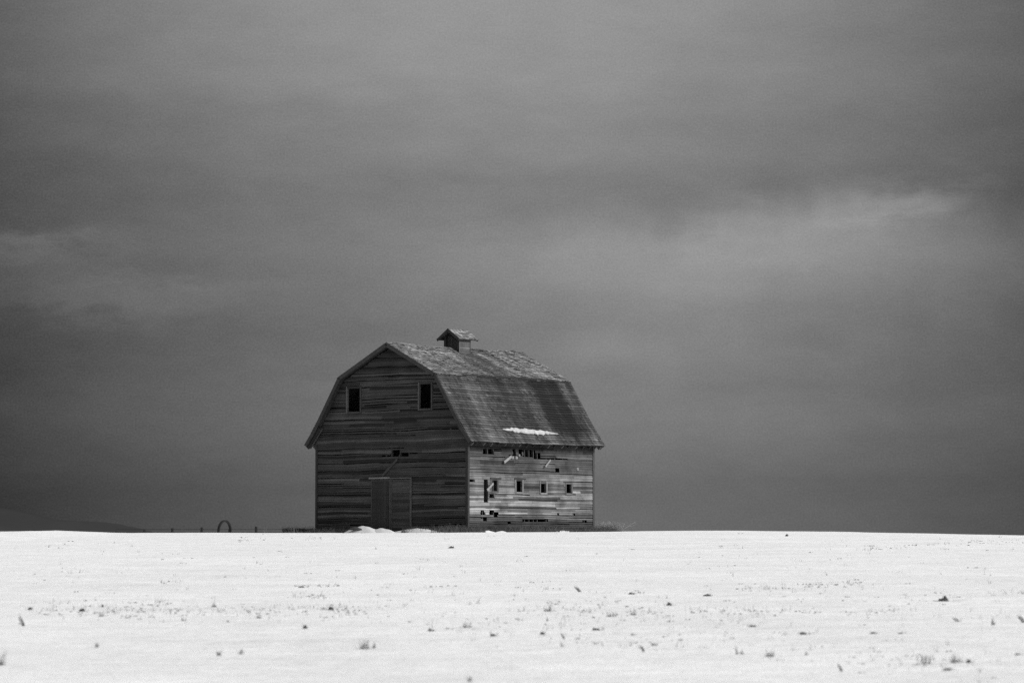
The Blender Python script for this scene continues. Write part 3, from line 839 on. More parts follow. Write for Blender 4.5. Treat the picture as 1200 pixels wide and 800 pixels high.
CLODS = [
    (7.59, 58.91, 0.211, 0.09, 'largest dark mound of earth with snow banked on its right side'),
    (1.16, 46.07, 0.129, 0.047, 'blackest flat lump of earth in the lower middle of the field'),
    (3.56, 61.06, 0.187, 0.047, 'wedge shaped dark lump with a long snow tail to its right'),
    (2.2, 61.79, 0.142, 0.047, 'flat dark lump on the mid slope right of the barn'),
    (2.65, 56.45, 0.115, 0.058, 'small pointed dark lump on the mid slope, right of the flat one'),
    (-2.05, 113.08, 0.231, 0.087, 'dark lump high on the slope just below the barn corner'),
    (-1.11, 45.95, 0.117, 0.035, 'flat dark lump below the barn gable'),
    (-2.89, 46.91, 0.06, 0.06, 'upright dark lump alone on smooth snow left of centre'),
    (3.38, 47.14, 0.144, 0.024, 'long thin dark lump like a stick, right of centre'),
    (3.92, 45.03, 0.115, 0.035, 'dark lump with a small crumb beside it, right of centre'),
    (4.87, 45.15, 0.138, 0.023, 'longest thin dark lump in the lower right of the field'),
    (5.23, 45.13, 0.092, 0.023, 'short thin dark lump right beside the longest thin one'),
    (6.0, 39.87, 0.102, 0.02, 'flat dark lump near the right edge of the field'),
    (4.74, 36.56, 0.112, 0.028, 'dark flat lump with root legs at the lower right'),
    (5.21, 38.25, 0.059, 0.039, 'small pointed dark lump beside the branching tuft'),
    (-0.25, 44.55, 0.08, 0.046, 'small peaked dark lump below the barn side wall, left one of two'),
    (0.41, 45.04, 0.081, 0.046, 'small peaked dark lump below the barn side wall, right one of two'),
    (-3.25, 40.21, 0.041, 0.051, 'small round blurred dark ball low on the left side'),
    (-3.47, 39.67, 0.051, 0.061, 'soft grey blurred ball left of the small dark one'),
    (-5.22, 42.18, 0.043, 0.054, 'single soft grey ball on smooth snow near the left edge'),
    (-0.43, 34.16, 0.044, 0.044, 'soft grey ball at the very bottom of the photo'),
    (-6.78, 55.47, 0.043, 0.043, 'tiny round black clod above the stubble row on the left'),
    (-4.18, 66.5, 0.153, 0.034, 'thin dark sliver of earth high on the slope left of the barn'),
    (11.0, 134.01, 0.137, 0.103, 'tiny black clod on the far crest right of the barn'),
    (-7.76, 53.95, 0.083, 0.041, 'dark low clod at the left end of the stubble row'),
    (-6.82, 53.14, 0.109, 0.054, 'forked dark clod in the stubble row on the left'),
    (-2.93, 54.29, 0.111, 0.055, 'dark jagged clod at the right end of the stubble row below the barn'),
    (1.06, 42.65, 0.087, 0.022, 'flat grey lump under the blackest lump in the lower middle'),
    (1.61, 44.82, 0.057, 0.023, 'small flat grey lump right of the blackest one'),
    (1.78, 42.08, 0.075, 0.032, 'flat grey lump with a stem beside it, lower middle'),
]
STUBBLE = "4.7,34 4.8,34 4.6,34.1 4.7,34.1 5,35 4.8,35.1 5,35.1 4,35.9 5,36 2.9,36 5,36.1 3.8,36.1 1.8,36.2 4.7,36.3 4.5,36.4 4.5,36.4 5,36.4 4.3,36.4 4.3,36.6 4.4,36.6 4.7,36.6 4.5,36.6 4.8,36.7 4.8,36.7 4.7,36.8 5.1,37 4.4,37.1 4.8,37.1 5.1,37.4 4.9,37.5 4.6,37.5 4.2,37.6 4.4,37.6 5.2,37.6 5.3,37.7 4.6,37.8 5,37.9 3.8,37.9 4,38 1.6,38 4.7,38.1 4.7,38.1 5,38.2 5.3,38.2 5.5,38.3 3.2,38.3 5.5,38.3 4.4,38.4 3.4,38.4 3.1,38.5 4.1,38.6 5,38.7 3.1,38.7 4.5,38.8 5,38.8 4.7,38.8 5,38.8 0.9,38.8 3.7,38.8 4.4,38.8 3,38.9 4.9,39 2.9,39 3.9,39.1 4.4,39.1 4.5,39.2 4,39.3 3.1,39.3 4.6,39.3 4.3,39.4 4.2,39.4 4,39.5 4.7,39.5 4.3,39.5 4.7,39.6 4.2,39.8 0.5,40.1 5.7,40.1 4.2,40.2 3.9,40.3 4.8,40.5 5.1,40.5 4.4,40.6 5.7,40.7 1.8,40.7 5.3,40.8 1.9,41 4.4,41 3.5,41.1 3.6,41.1 3.5,41.1 0.8,41.2 2.1,41.2 2.4,41.3 1.6,41.4 3.4,41.4 4.6,41.5 4.5,41.5 1.3,41.6 1.4,41.6 2.4,41.6 3.8,41.6 1.7,41.6 3.8,41.7 4,41.7 4,41.8 -0.1,41.9 2.1,41.9 3.8,41.9 5.5,41.9 1.5,42 1.6,42 3.3,42 5.5,42 1.1,42.1 3,42.1 3.5,42.1 1.5,42.2 4.1,42.3 4.2,42.4 2.1,42.5 2.7,42.7 3.9,42.7 1.6,42.8 4.7,42.8 1.7,42.8 0.8,42.9 0.9,42.9 1.8,42.9 2.1,42.9 3.5,43 0.5,43.1 4.8,43.1 2.7,43.1 2,43.1 6.2,43.1 5,43.3 -0.5,43.4 1.8,43.4 4.5,43.4 4,43.5 3.3,43.5 0.9,43.6 2.2,43.6 1.2,43.7 3.4,43.7 2.2,43.8 0.8,43.8 1.5,43.8 2.2,43.8 2.6,43.8 0.9,43.9 1,43.9 0.5,44 0.9,44 2.9,44 1.3,44.2 1.6,44.2 2,44.4 2,44.4 -0,44.5 3.2,44.5 0.4,44.5 3,44.6 2.8,44.6 3.6,44.7 0.7,44.7 2.9,44.8 1.6,44.8 2.3,44.9 -0.5,45 3.6,45 3.7,45 1,45.1 1,45.1 1.4,45.1 2.5,45.1 2.9,45.1 4,45.2 4.1,45.2 4.1,45.4 3.9,45.4 3.6,45.5 2.6,45.5 2.3,45.5 -0.7,45.6 -0.1,45.7 6.4,45.9 -0.5,45.9 6.6,46.1 0.5,46.1 0.9,46.1 5,46.2 2.9,46.2 5.3,46.3 -0.6,46.3 -0.2,46.3 0.7,46.3 0.6,46.3 -0.5,46.4 6.8,46.5 0.5,46.5 -0.8,46.5 -1.1,46.6 2.8,46.6 2.2,46.6 -0.4,46.8 2.2,46.8 -0.2,46.9 2.5,46.9 3.2,46.9 2.4,46.9 -0.7,46.9 0.8,46.9 2.8,47 0.7,47 -0.9,47.2 3.9,47.2 1.5,47.2 -0.8,47.2 5.5,47.3 -0.3,47.3 0.7,47.4 0.6,47.5 2.1,47.6 -1.2,47.6 -1.2,47.6 -2.2,47.6 0,47.6 -1.7,47.7 3,47.7 3.3,47.7 -0.5,47.8 2.1,47.8 1,47.8 1.6,47.9 5,47.9 -0.1,48 0.7,48 -6.7,48.1 -4.7,48.1 1.5,48.1 -0.1,48.2 -1.1,48.2 -0.2,48.2 1.2,48.2 3.6,48.2 3,48.2 1.2,48.2 3.3,48.3 -1.9,48.4 1.9,48.5 -0,48.6 3.7,48.6 -1.5,48.7 2.3,48.7 -3.8,48.7 3.2,48.7 -3.4,48.8 -5.3,48.8 0.8,48.8 -0.3,48.9 -4.2,48.9 -7.2,48.9 0.1,49.1 2.3,49.2 -4.2,49.2 -5.1,49.2 -2.7,49.2 -0.2,49.3 -4,49.3 -4.8,49.4 6.6,49.5 3.1,49.5 3.4,49.5 2.2,49.5 2.4,49.5 0.8,49.5 3,49.5 2.1,49.6 2.9,49.6 3.1,49.6 0.9,49.6 -2.7,49.7 7,49.7 -0.6,49.7 1.6,49.7 0.1,49.8 -0.4,49.8 -3.6,49.8 -5.3,49.8 -5.1,49.8 -3.9,49.9 2.2,49.9 2.6,49.9 0.4,50 -2.1,50 -5.6,50 -2.7,50.1 -6.2,50.1 5.8,50.1 -2.9,50.1 3.2,50.1 2.9,50.2 3.8,50.2 3.5,50.2 -2.5,50.3 -2.9,50.3 -6.7,50.3 -2.8,50.3 -2.8,50.3 -6.8,50.4 1.8,50.4 -5.8,50.4 1.3,50.4 -3.4,50.5 2.3,50.5 2.1,50.5 7,50.5 -5.8,50.5 -2.6,50.5 2.9,50.5 2.7,50.5 7.5,50.6 7.5,50.6 -2.7,50.6 -3.6,50.7 -5.6,50.7 -5.5,50.7 -4,50.7 -4.2,50.7 3.8,50.7 2.6,50.7 2.5,50.7 -5,50.8 -5.8,50.8 1.3,50.8 1.7,50.8 5.4,50.8 -1.9,50.8 2.4,50.8 -5.7,50.9 -6.5,50.9 -5.5,50.9 -5.9,50.9 1.8,51 1.7,51 1.5,51 7,51 -1.3,51 -0.9,51 -6,51 -5.7,51 -4.8,51 -3.8,51 -5.8,51 -5.2,51 2.2,51 6.5,51.1 -5.8,51.1 3.7,51.1 3.8,51.1 -1.1,51.2 2.5,51.2 2.2,51.3 3.3,51.3 -5,51.4 0.8,51.4 2,51.4 0.9,51.4 -6.2,51.5 -3.1,51.5 2.4,51.5 -5,51.5 -6.6,51.5 -4.6,51.5 1.2,51.5 3.3,51.5 -4.8,51.6 -4.5,51.6 -6.9,51.6 -2.5,51.6 1.7,51.6 5.4,51.6 -2.4,51.6 1.6,51.6 2.4,51.7 -4,51.7 3.9,51.7 1.1,51.7 -6.7,51.8 1.9,51.8 6.5,51.8 -5.7,51.8 0.5,51.8 3.3,51.8 -6.1,51.9 -4,51.9 -6.5,51.9 -4.2,51.9 -7.2,51.9 6.2,51.9 -7.7,51.9 0.4,51.9 3.4,51.9 0.7,51.9 -6.2,52 -3.4,52 -4.2,52 -6.1,52 -7,52 -5.3,52 5.2,52 5.4,52 3.7,52 2.2,52 -3.8,52 3.1,52 -4.4,52.1 -5.3,52.1 -3.9,52.1 3.7,52.1 2.2,52.1 2.1,52.1 1.4,52.1 7.6,52.1 -5,52.1 1.1,52.1 1.7,52.1 -6.5,52.2 -7.5,52.2 5.7,52.2 5.8,52.2 -4.8,52.3 -3.6,52.3 -2.4,52.3 -4.3,52.3 -6.7,52.3 -5.3,52.3 -6.4,52.3 -1.9,52.3 -1.3,52.3 -5.1,52.3 -4.8,52.3 1,52.3 -6.2,52.4 -4.8,52.4 -6.7,52.4 0.8,52.4 5.6,52.4 3.6,52.4 -6.5,52.5 -2.6,52.5 -4.5,52.5 -3.3,52.5 -5.5,52.5 -5.6,52.5 -4.6,52.5 -7.4,52.5 -2.8,52.5 5.3,52.5 6,52.5 -2.3,52.5 -4.8,52.5 -2.9,52.5 3,52.5 -1.1,52.5 -4.1,52.6 -5.4,52.6 -5.3,52.6 -7.5,52.6 3.9,52.6 1.1,52.6 1.9,52.6 0.3,52.6 -6.4,52.7 -4.2,52.7 -6.2,52.7 -3.7,52.7 -3.6,52.7 2.2,52.7 5.7,52.7 -7.2,52.7 3.5,52.7 -5.8,52.8 -3.6,52.8 -5.9,52.8 -5.9,52.8 -6.9,52.8 4.7,52.8 1.6,52.8 -5.9,52.8 -6.4,52.8 3.3,52.8 2.9,52.8 1.5,52.8 -0.9,52.8 -6.8,52.9 -5.5,52.9 -6.8,52.9 -5.7,52.9 -7,52.9 -5.1,52.9 -2.5,52.9 -6.6,52.9 -2.5,52.9 -2.5,52.9 3.8,52.9 1.3,52.9 1.2,52.9 0.6,52.9 1.2,52.9 5.7,52.9 -1.4,52.9 -7.4,52.9 2.9,52.9 -4.6,53 -6.6,53 -5.2,53 -2.6,53 -7.1,53 -6,53 -4.6,53 -6.3,53 -4.2,53 -7.3,53 4.8,53 1.1,53 5.8,53 -3,53 -4.7,53.1 -5.3,53.1 -6.4,53.1 -3.8,53.1 -4.3,53.1 -2.8,53.1 -4.6,53.1 -5,53.1 2.8,53.1 1.9,53.1 2.4,53.1 -6.1,53.2 -2.6,53.2 -5.3,53.2 -3.3,53.2 -4.6,53.2 -7.6,53.2 1.8,53.2 1.2,53.2 6,53.2 0.3,53.2 -6,53.2 -2.6,53.2 -4.9,53.2 -2.9,53.2 7.8,53.2 -5.8,53.3 4.8,53.3 4.3,53.3 3.3,53.3 2,53.3 1.2,53.3 1.6,53.3 6.2,53.3 -2.4,53.3 -6.4,53.3 0.4,53.3 -5.7,53.4 -5.9,53.4 -7.4,53.4 -7.2,53.4 4.3,53.4 3.1,53.4 4.8,53.4 3.4,53.4 2.1,53.4 1.1,53.4 2.3,53.4 5.8,53.4 -7.3,53.4 -5.3,53.4 -5.9,53.4 3,53.4 2.2,53.4 -4.3,53.5 -4.2,53.5 -6.1,53.5 -5.8,53.5 -5.1,53.5 -6.9,53.5 -6.1,53.5 -7,53.5 -7.1,53.5 -7.7,53.5 2.9,53.5 4.7,53.5 1.9,53.5 1.1,53.5 -5.9,53.5 0.1,53.5 0.3,53.5 -6,53.6 -5.5,53.6 -2.9,53.6 -5,53.6 -2.7,53.6 -3.4,53.6 -3,53.6 4.3,53.6 3.1,53.6 2.8,53.6 4.9,53.6 4.9,53.6 2.8,53.6 4.7,53.6 1,53.6 1.3,53.6 -5.6,53.6 -4.4,53.6 -4.2,53.7 -3.9,53.7 -6.3,53.7 -3.9,53.7 -6.3,53.7 -5.1,53.7 -7.4,53.7 3.9,53.7 4,53.7 2,53.7 -2.5,53.7 5.9,53.7 5.4,53.7 7.4,53.7 6,53.7 -0.1,53.7 -6,53.7 1.3,53.7 -4.7,53.8 -3.5,53.8 -5.3,53.8 -4,53.8 -4,53.8 -3.3,53.8 -4.3,53.8 -6.8,53.8 3,53.8 4.2,53.8 1.2,53.8 6.1,53.8 -6.2,53.8 0.9,53.8 0.4,53.8 -5.5,53.9 -4.7,53.9 -5,53.9 -4.1,53.9 -2.6,53.9 -7.8,53.9 4.8,53.9 4.9,53.9 1.2,53.9 -3,53.9 2.4,53.9 -6.2,53.9 -2.7,54 -4.6,54 -3.6,54 -2.9,54 -2.5,54 -3,54 -4,54 -7,54 -3.5,54 -4.8,54 3.6,54 3.2,54 1,54 -2.9,54 5.4,54 -5,54 -7,54 1.2,54 5.8,54 -3.1,54.1 3.8,54.1 3.9,54.1 -3,54.1 5.7,54.1 2.4,54.1 -4.8,54.1 0.2,54.1 -3.6,54.2 -5.6,54.2 -2.8,54.2 -7.2,54.2 3.2,54.2 4.7,54.2 2.8,54.2 3.4,54.2 3,54.2 1.6,54.2 -2.8,54.2 6,54.2 6.9,54.2 -6.6,54.2 -6.5,54.2 -7.6,54.2 0.1,54.2 -3.6,54.3 -3,54.3 -2.7,54.3 -7,54.3 -4.7,54.3 -7.2,54.3 3.4,54.3 4.1,54.3 4.1,54.3 3.7,54.3 4.1,54.3 0.9,54.3 2,54.3 -2.8,54.3 -2.4,54.3 3.9,54.3 -7.1,54.4 -4.1,54.4 -6,54.4 -3.2,54.4 -7.5,54.4 3,54.4 4.7,54.4 4.4,54.4 3.1,54.4 3.8,54.4 0.5,54.4 6,54.4 -0.7,54.4 -2.6,54.4 3.5,54.4 -0.1,54.4 -2.9,54.4 -3.4,54.5 -3.1,54.5 -5.5,54.5 4.2,54.5 6.5,54.5 -2.1,54.5 -4.1,54.5 -4,54.5 2.3,54.5 -5,54.6 3,54.6 3.9,54.6 6.3,54.6 6.3,54.6 -5.9,54.7 -3.9,54.7 -3,54.7 4.3,54.7 4.5,54.7 3,54.7 4.4,54.7 6.3,54.7 2.1,54.7 -3,54.8 -5,54.8 -3.2,54.8 4,54.8 3.4,54.8 3.5,54.8 1.5,54.8 1.4,54.8 -2.9,54.8 -2.8,54.8 -2.9,54.8 5.8,54.8 6.3,54.8 8.2,54.8 8,54.8 -2.2,54.8 -3.4,54.9 3.2,54.9 3.9,54.9 0.5,54.9 -2.8,54.9 -1.6,54.9 -3,54.9 -7,54.9 1,54.9 0.8,54.9 7.5,54.9 -3.7,55 -3.4,55 -6.2,55 3.8,55 2.5,55 -2.8,55 6.6,55 6.1,55 -7.5,55 -8,55 -3.9,55.1 -6.4,55.1 3,55.1 3.8,55.1 0.8,55.1 1.8,55.1 -3.1,55.1 -2.4,55.1 7.6,55.1 3.7,55.2 3,55.2 -5.9,55.2 -3.3,55.2 2.1,55.2 0.6,55.2 -2.5,55.2 -5.3,55.3 -6.3,55.3 3.3,55.3 -3,55.3 0.8,55.3 -4.5,55.4 -5.2,55.4 -3.7,55.4 5,55.4 4,55.4 2.4,55.4 -6.4,55.4 -5.7,55.4 -6.8,55.4 -3.5,55.5 -3.3,55.5 -3.4,55.5 -7,55.5 5.1,55.5 4.2,55.5 1.1,55.5 -2.8,55.5 -6.4,55.5 -2.1,55.5 -4.1,55.5 -6.8,55.5 -6.8,55.6 -5.4,55.6 -7.6,55.6 0.7,55.6 -6.3,55.6 -1.8,55.6 1.1,55.6 -6,55.7 -2.6,55.7 -6,55.7 -4.1,55.7 -4.4,55.7 -3.5,55.8 -7.1,55.8 2.8,55.8 0.4,55.8 1.9,55.8 -6.1,55.8 0.6,55.8 -7,55.9 1.6,55.9 -6.6,56 -2.8,56 -5.9,56 -6.2,56 -5.9,56 -2.7,56 -3.9,56.1 -7.7,56.1 -6.1,56.1 -2.1,56.1 -4.5,56.2 0.9,56.2 -3.7,56.2 -2.9,56.3 -3.3,56.3 6.3,56.3 -5.8,56.3 -1.8,56.3 -3.3,56.3 -5.2,56.3 1.5,56.3 -1.8,56.3 0.7,56.4 1.1,56.4 -6.1,56.4 -5.9,56.4 2,56.4 -3,56.4 1.4,56.5 0.8,56.5 -6.2,56.5 2.5,56.5 0.7,56.5 -0.7,56.5 -7.6,56.6 0.8,56.6 -6.2,56.6 -6.3,56.6 6.6,56.6 -5.8,56.7 1.7,56.7 -7.5,56.7 -3.4,56.7 0.8,56.8 -5.9,56.8 -6,56.8 -5.9,56.9 -6.6,56.9 -6.5,56.9 -0.6,56.9 -7.8,56.9 -8.1,56.9 -6,56.9 -6.4,56.9 -2.7,57 -6.5,57 7.2,57 0.7,57.1 -6.2,57.1 -6.4,57.1 -5.8,57.1 -6.1,57.1 -6.6,57.1 -6.4,57.1 0.8,57.2 1.6,57.2 0.7,57.2 -6,57.2 2.2,57.2 0,57.2 -0.6,57.3 0.6,57.4 -6.3,57.4 -6,57.4 -6,57.4 -5.6,57.4 7.4,57.5 -8,57.5 1.8,57.6 -6.6,57.6 -7.9,57.7 1.8,57.7 7,57.7 6.8,57.7 -2.5,57.7 0.8,57.7 -2.3,57.7 0.7,57.8 0.3,57.8 -6,57.8 2.5,57.8 1.7,57.9 -7.2,57.9 -7.4,57.9 -6.9,58 7.4,58 3.9,58 1.3,58.1 0.7,58.2 1.4,58.2 1.8,58.2 1.6,58.2 7.7,58.4 5.1,58.4 0.5,58.5 -1.8,58.5 7.3,58.5 6.6,58.6 7.2,58.6 -3.5,58.6 1.8,58.6 8.5,58.6 0.8,58.7 6.2,58.7 -2.2,58.7 -3.7,58.8 3.7,58.8 5.9,58.9 2.4,58.9 1.9,58.9 7.4,58.9 -1,59.1 1.6,59.1 7.2,59.2 -3.4,59.3 -3.5,59.3 0,59.3 5,59.3 -8.1,59.4 0.3,59.4 5.5,59.4 -3.4,59.5 -3.3,59.6 2.8,59.7 -3.8,59.8 -5.3,59.8 7.8,59.8 -3.5,59.9 8.8,59.9 6.9,59.9 7.1,60 8.2,60.1 -3.9,60.2 1.7,60.2 7.9,60.2 2.6,60.3 -3.9,60.4 -3.9,60.4 -3.6,60.4 6.4,60.4 -3.9,60.5 -3.7,60.5 -3.4,60.5 -3.9,60.5 0.1,60.5 8.1,60.5 6.5,60.5 6,60.5 -3.5,60.6 -4,60.6 6.1,60.7 -3.8,60.8 4.9,60.8 -3.7,60.9 5.7,60.9 -3.5,61 -4,61 -6.6,61 0.1,61.1 -7.5,61.1 -3.5,61.2 -1.1,61.2 -3.5,61.4 -3.5,61.4 -2.2,61.4 4.7,61.4 -3.5,61.5 8.1,61.5 -3.7,61.6 8.8,61.6 7.6,61.6 7.2,61.6 -2.4,61.6 -0.9,61.6 2.1,61.7 9.1,61.7 2.4,61.8 -4,61.9 1.7,61.9 -2.2,61.9 9.3,62 9.2,62 9.4,62.1 9.4,62.1 1.8,62.1 8.9,62.1 9.1,62.2 9.1,62.3 9.5,62.3 9.3,62.3 9.2,62.4 -4,62.4 5.8,62.4 7.9,62.4 9.2,62.5 9.3,62.5 -1.8,62.5 2.5,62.5 7,62.5 9.5,62.6 -2.1,62.6 -1.6,62.6 -7.6,62.7 -1.9,62.9 5.3,63 5.9,63 0.4,63.1 0.5,63.1 -3.3,63.1 9.2,63.1 1.6,63.2 4.9,63.3 4.7,63.5 0.2,63.5 -8.2,63.5 -3.9,63.5 2.2,63.6 -6.1,63.7 4.5,63.8 4.8,63.8 -6.3,63.8 2.4,63.8 0.9,64 -1.9,64 -2.7,64 4.5,64.1 -5.3,64.2 5.2,64.4 8.1,64.4 0.7,64.5 0.7,64.5 0.9,64.5 -6.3,64.5 5.8,64.5 5.2,64.6 6.8,64.7 7.2,64.7 5.6,64.8 5,65 5,65 3.9,65 -7.8,65 7.1,65 -3.1,65 5.2,65.1 0.7,65.1 4.6,65.2 5.2,65.3 5.1,65.3 5,65.3 0.8,65.3 4.4,65.4 4.5,65.5 5.4,65.5 5.5,65.5 4.9,65.5 5.3,65.7 4.6,65.7 0.5,65.8 5.3,65.9 5.1,66 0.2,66.2 6.9,66.2 0.6,66.2 5.1,66.3 6.2,66.3 6.3,66.3 5.1,66.4 6.2,66.4 5.8,66.4 5.4,66.4 -4.1,66.5 -1.7,66.5 1.8,66.5 4.7,66.6 5.8,66.6 5.3,66.6 -3.7,66.6 0.3,66.7 -1.3,66.7 5,66.8 6.1,66.9 6.7,66.9 -3.8,66.9 -2.5,66.9 6,67 -1.6,67.1 -2.6,67.1 5.6,67.2 5,67.3 -3.7,67.3 7,67.3 4.7,67.3 6.9,67.3 6,67.4 5.9,67.4 5.5,67.4 -1.4,67.4 6.1,67.5 6.1,67.5 5.1,67.5 -3.7,67.5 6.3,67.6 -4.2,67.7 6.1,67.8 6.6,67.8 5.5,67.8 -3.9,67.8 -4,67.8 3.9,67.8 5.4,67.9 6.2,67.9 -4,67.9 -3.6,67.9 -3.7,67.9 -6.3,67.9 6.8,68 -4.3,68 5.9,68.1 7.3,68.1 6.2,68.1 6.1,68.2 6.6,68.2 6.9,68.2 7,68.2 6.3,68.3 -3.6,68.3 6.7,68.4 6,68.4 6.5,68.4 6.3,68.4 -3.8,68.5 -3.6,68.5 -3.9,68.5 -4.1,68.5 9.2,68.5 6.9,68.6 -4.4,68.6 5.9,68.7 -3.9,68.7 -1.1,68.7 6.8,68.8 6.1,68.8 -3.5,68.8 0.5,68.8 4.8,68.8 -2.5,68.8 -3.8,68.9 -1.4,68.9 6.9,69 -3.6,69 0.3,69 9.9,69.2 8.2,69.2 -0.3,69.2 6.6,69.4 -2.5,69.4 7.2,69.5 7.2,69.5 -2.6,69.5 7,69.6 1,69.6 6.9,69.7 7.2,69.8 -7.3,70.2 -7.4,70.5 -7.3,70.5 0.1,70.5 10.3,70.5 -7.4,70.6 7.1,70.7 -7.3,70.7 -10.1,70.7 0.4,70.8 2.6,70.8 2.4,70.8 -7.4,70.9 0.7,70.9 0.6,71 -7.3,71.1 7.3,71.2 -7.1,71.2 0.3,71.2 -0.5,71.2 -9.3,71.3 0.9,71.4 -7.5,71.4 -7.1,71.5 -7.1,71.5 -3.1,71.5 -0.3,71.6 7.4,71.6 4.5,71.7 -7.2,71.8 -7.3,71.8 9.7,71.8 -7.1,71.9 -7.4,72 -0.7,72.1 0.5,72.4 -0.7,72.9 -10.2,73.3 8.3,73.6 -4.5,74.2 -0.5,74.2 -9.6,74.4 -3.5,74.5 -5.9,74.7 -2.2,74.8 5,74.8 -4,75.3 -5.3,75.6 -1.3,75.6 -6.4,75.7 5,75.7 10.9,75.8 7.1,75.9 -7.6,76.1 9.7,76.1 10.7,76.2 9.7,76.2 -10.1,76.5 7.2,76.9 10.8,77.1 9,77.4 -0.1,77.5 -2.4,77.7 -2.4,77.7 -11,77.8 5.1,78 6.4,78.1 -1.1,78.3 -10.4,78.5 -10.3,78.7 -4.8,79 -9.3,79 2.5,79.1 -10.2,79.2 4.4,79.3 1.4,79.8 -5.4,80.5 7.2,80.5 11.9,80.7 -10.8,80.9 -2.8,80.9 -2.2,81.2 11.5,81.2 -5.9,81.2 -4.1,81.2 4.7,81.6 6.7,82.2 11.4,82.4 5.3,82.7 -9.5,83.3 5.2,83.6 -6.7,83.7 -11.3,83.8 -10.9,83.9 -3.3,84.1 8.4,84.4 -11.1,84.5 -5.7,84.5 -1.3,84.6 1.1,84.9 5.6,85.4 10.6,86.6 -1.2,86.6 4.6,86.6 11.1,87.2 -11.2,87.3 -5,87.5 -11.8,87.6 -5,87.7 -6.6,88 4.7,88 4.5,88.1 -3.6,88.2 -5.4,88.2 6.4,88.2 -3.6,88.2 -8.7,88.3 -6.6,88.4 -11.1,88.5 -1.8,88.6 7.6,88.8 -6.7,88.9 -5.4,89.2 0.1,89.4 -8.9,89.6 0.2,89.7 2.9,89.7 0.2,89.9 12.5,90 8.3,90.2 7,90.4 8.8,90.4 9.2,90.6 7.6,90.8 6.3,91 8.9,91.1 -2.3,91.2 -2.1,92.2 -9.7,92.8 -12.5,93 -10.4,93.2 -2.6,93.6 7.5,93.7 11.1,94.4 -9.1,94.6 -7.5,96.3 5.5,96.5 -6.5,96.8 9.8,97.4 -12.8,97.7 6.7,97.8 0.4,98 -7.4,98 -5.2,98 6.1,98.3 10.6,99.5 7.4,100 -12.3,100.7 -10.6,101 -10.3,101.5 14.6,101.7 9.3,102 2.6,102 9.6,102.2 -12.8,102.3 5.7,102.4 13.3,102.5 11.1,104.1 11.2,104.3 11,104.4 11.8,104.6 14.9,104.7 10.8,104.8 11,104.8 10,105.2 11.6,105.3 -11.8,106 -13,106.1 11.5,106.2 11.7,106.2 13.7,106.2 11.3,106.3 11.6,106.4 14,106.5 11,106.6 11.9,106.6 9.2,106.7 -15,106.8 1.3,106.9 16,107 -7.2,107 12.4,107.1 11.5,107.2 10,107.4 4.5,107.5 -7.5,107.8 12.2,108 11.7,108.1 3.9,108.1 7.4,108.2 11.9,108.6 -15.5,108.7 12.5,108.9 11.7,109.3 -2.8,109.4 6.9,109.5 12.4,109.6 -0.1,110.1 12.6,110.2 -4.5,110.5 13,111 12.5,111.9 12,111.9 12.5,112.2 12.9,112.2 -15,112.2 11.9,112.3 12.4,112.3 13.2,112.7 11.2,112.7 7.5,112.8 12.2,113 -15.7,113.1 7,113.2 13,113.5 13.2,113.8 13.7,114 13.8,114.2 13.8,114.3 13.5,114.5 13.8,114.6 14.3,114.6 14.5,114.8 15.3,114.8 13.7,115 14.2,115 13.8,115.2 15.7,115.3 14.4,115.4 14.9,115.4 15.7,115.5 2.6,115.6 14.1,116.1 -13.2,116.4 14.1,116.5 -4.3,116.5 14.7,116.6 -8.2,117.1 14.7,117.7 15.8,117.8 15,117.9 17.4,118 15.9,118.4 17.1,118.5 15.5,119.1 -15.9,119.4 17.4,119.5 -16.6,119.5 15.2,119.6 15.6,119.6 17.1,119.7 16.5,120.5 17,120.7 17.7,120.8 17,120.9 17.2,121.1 -16.1,122 -15.2,122.2 17.5,122.4 12,122.4 17.8,122.5 17.5,122.6 -3.6,123 -16.5,123.3 -14.6,123.4 16.8,123.5 17.1,123.6 18.7,124.1 17.1,124.1 18.5,124.2 18.6,124.3 18.3,124.3 17.3,124.6 7.9,124.8 17.9,125.1 18.7,125.2 13.1,125.3 -10.2,125.4 18.4,125.6 16.9,125.6 16.5,125.6 -9.5,126.7 -16.7,126.8 18,128 18.7,128.5 18.4,128.5 -7.8,128.5 -10.4,128.7 -10.4,129.2 2.6,129.4 16.6,129.6 -7.7,129.8 -2.5,129.9 -9.7,130.2 19.2,130.3 18,130.3 -8,130.3 18.5,130.4 -7.4,130.4 18.9,130.6 19.7,131 -10.4,131 19.6,131.3 -6.8,131.4 -7.9,131.7 -10.3,133.6 18.8,133.7 20,134.1 -10.9,134.1 -10.9,134.3 -7.1,134.5 -7.8,134.6 -8,134.8 -10,135 -4,135.1 -10.5,135.4 -7.7,135.6 18.9,135.7 -10.3,136.8 -8.3,137.1 -8.4,137.1 -10.9,137.3 -9.3,137.3 -11.1,137.4 -8.1,137.8 20.1,138.1 -10.9,138.1 -16,138.4 -0.9,139.4 -8.4,139.7 -11.2,140 9.7,141.1 2,151.8 -2.5,152.1 -11.2,152.5 -3.2,156.2 -7.8,156.3 -9.1,156.4 -7,156.4 -4.4,156.5"

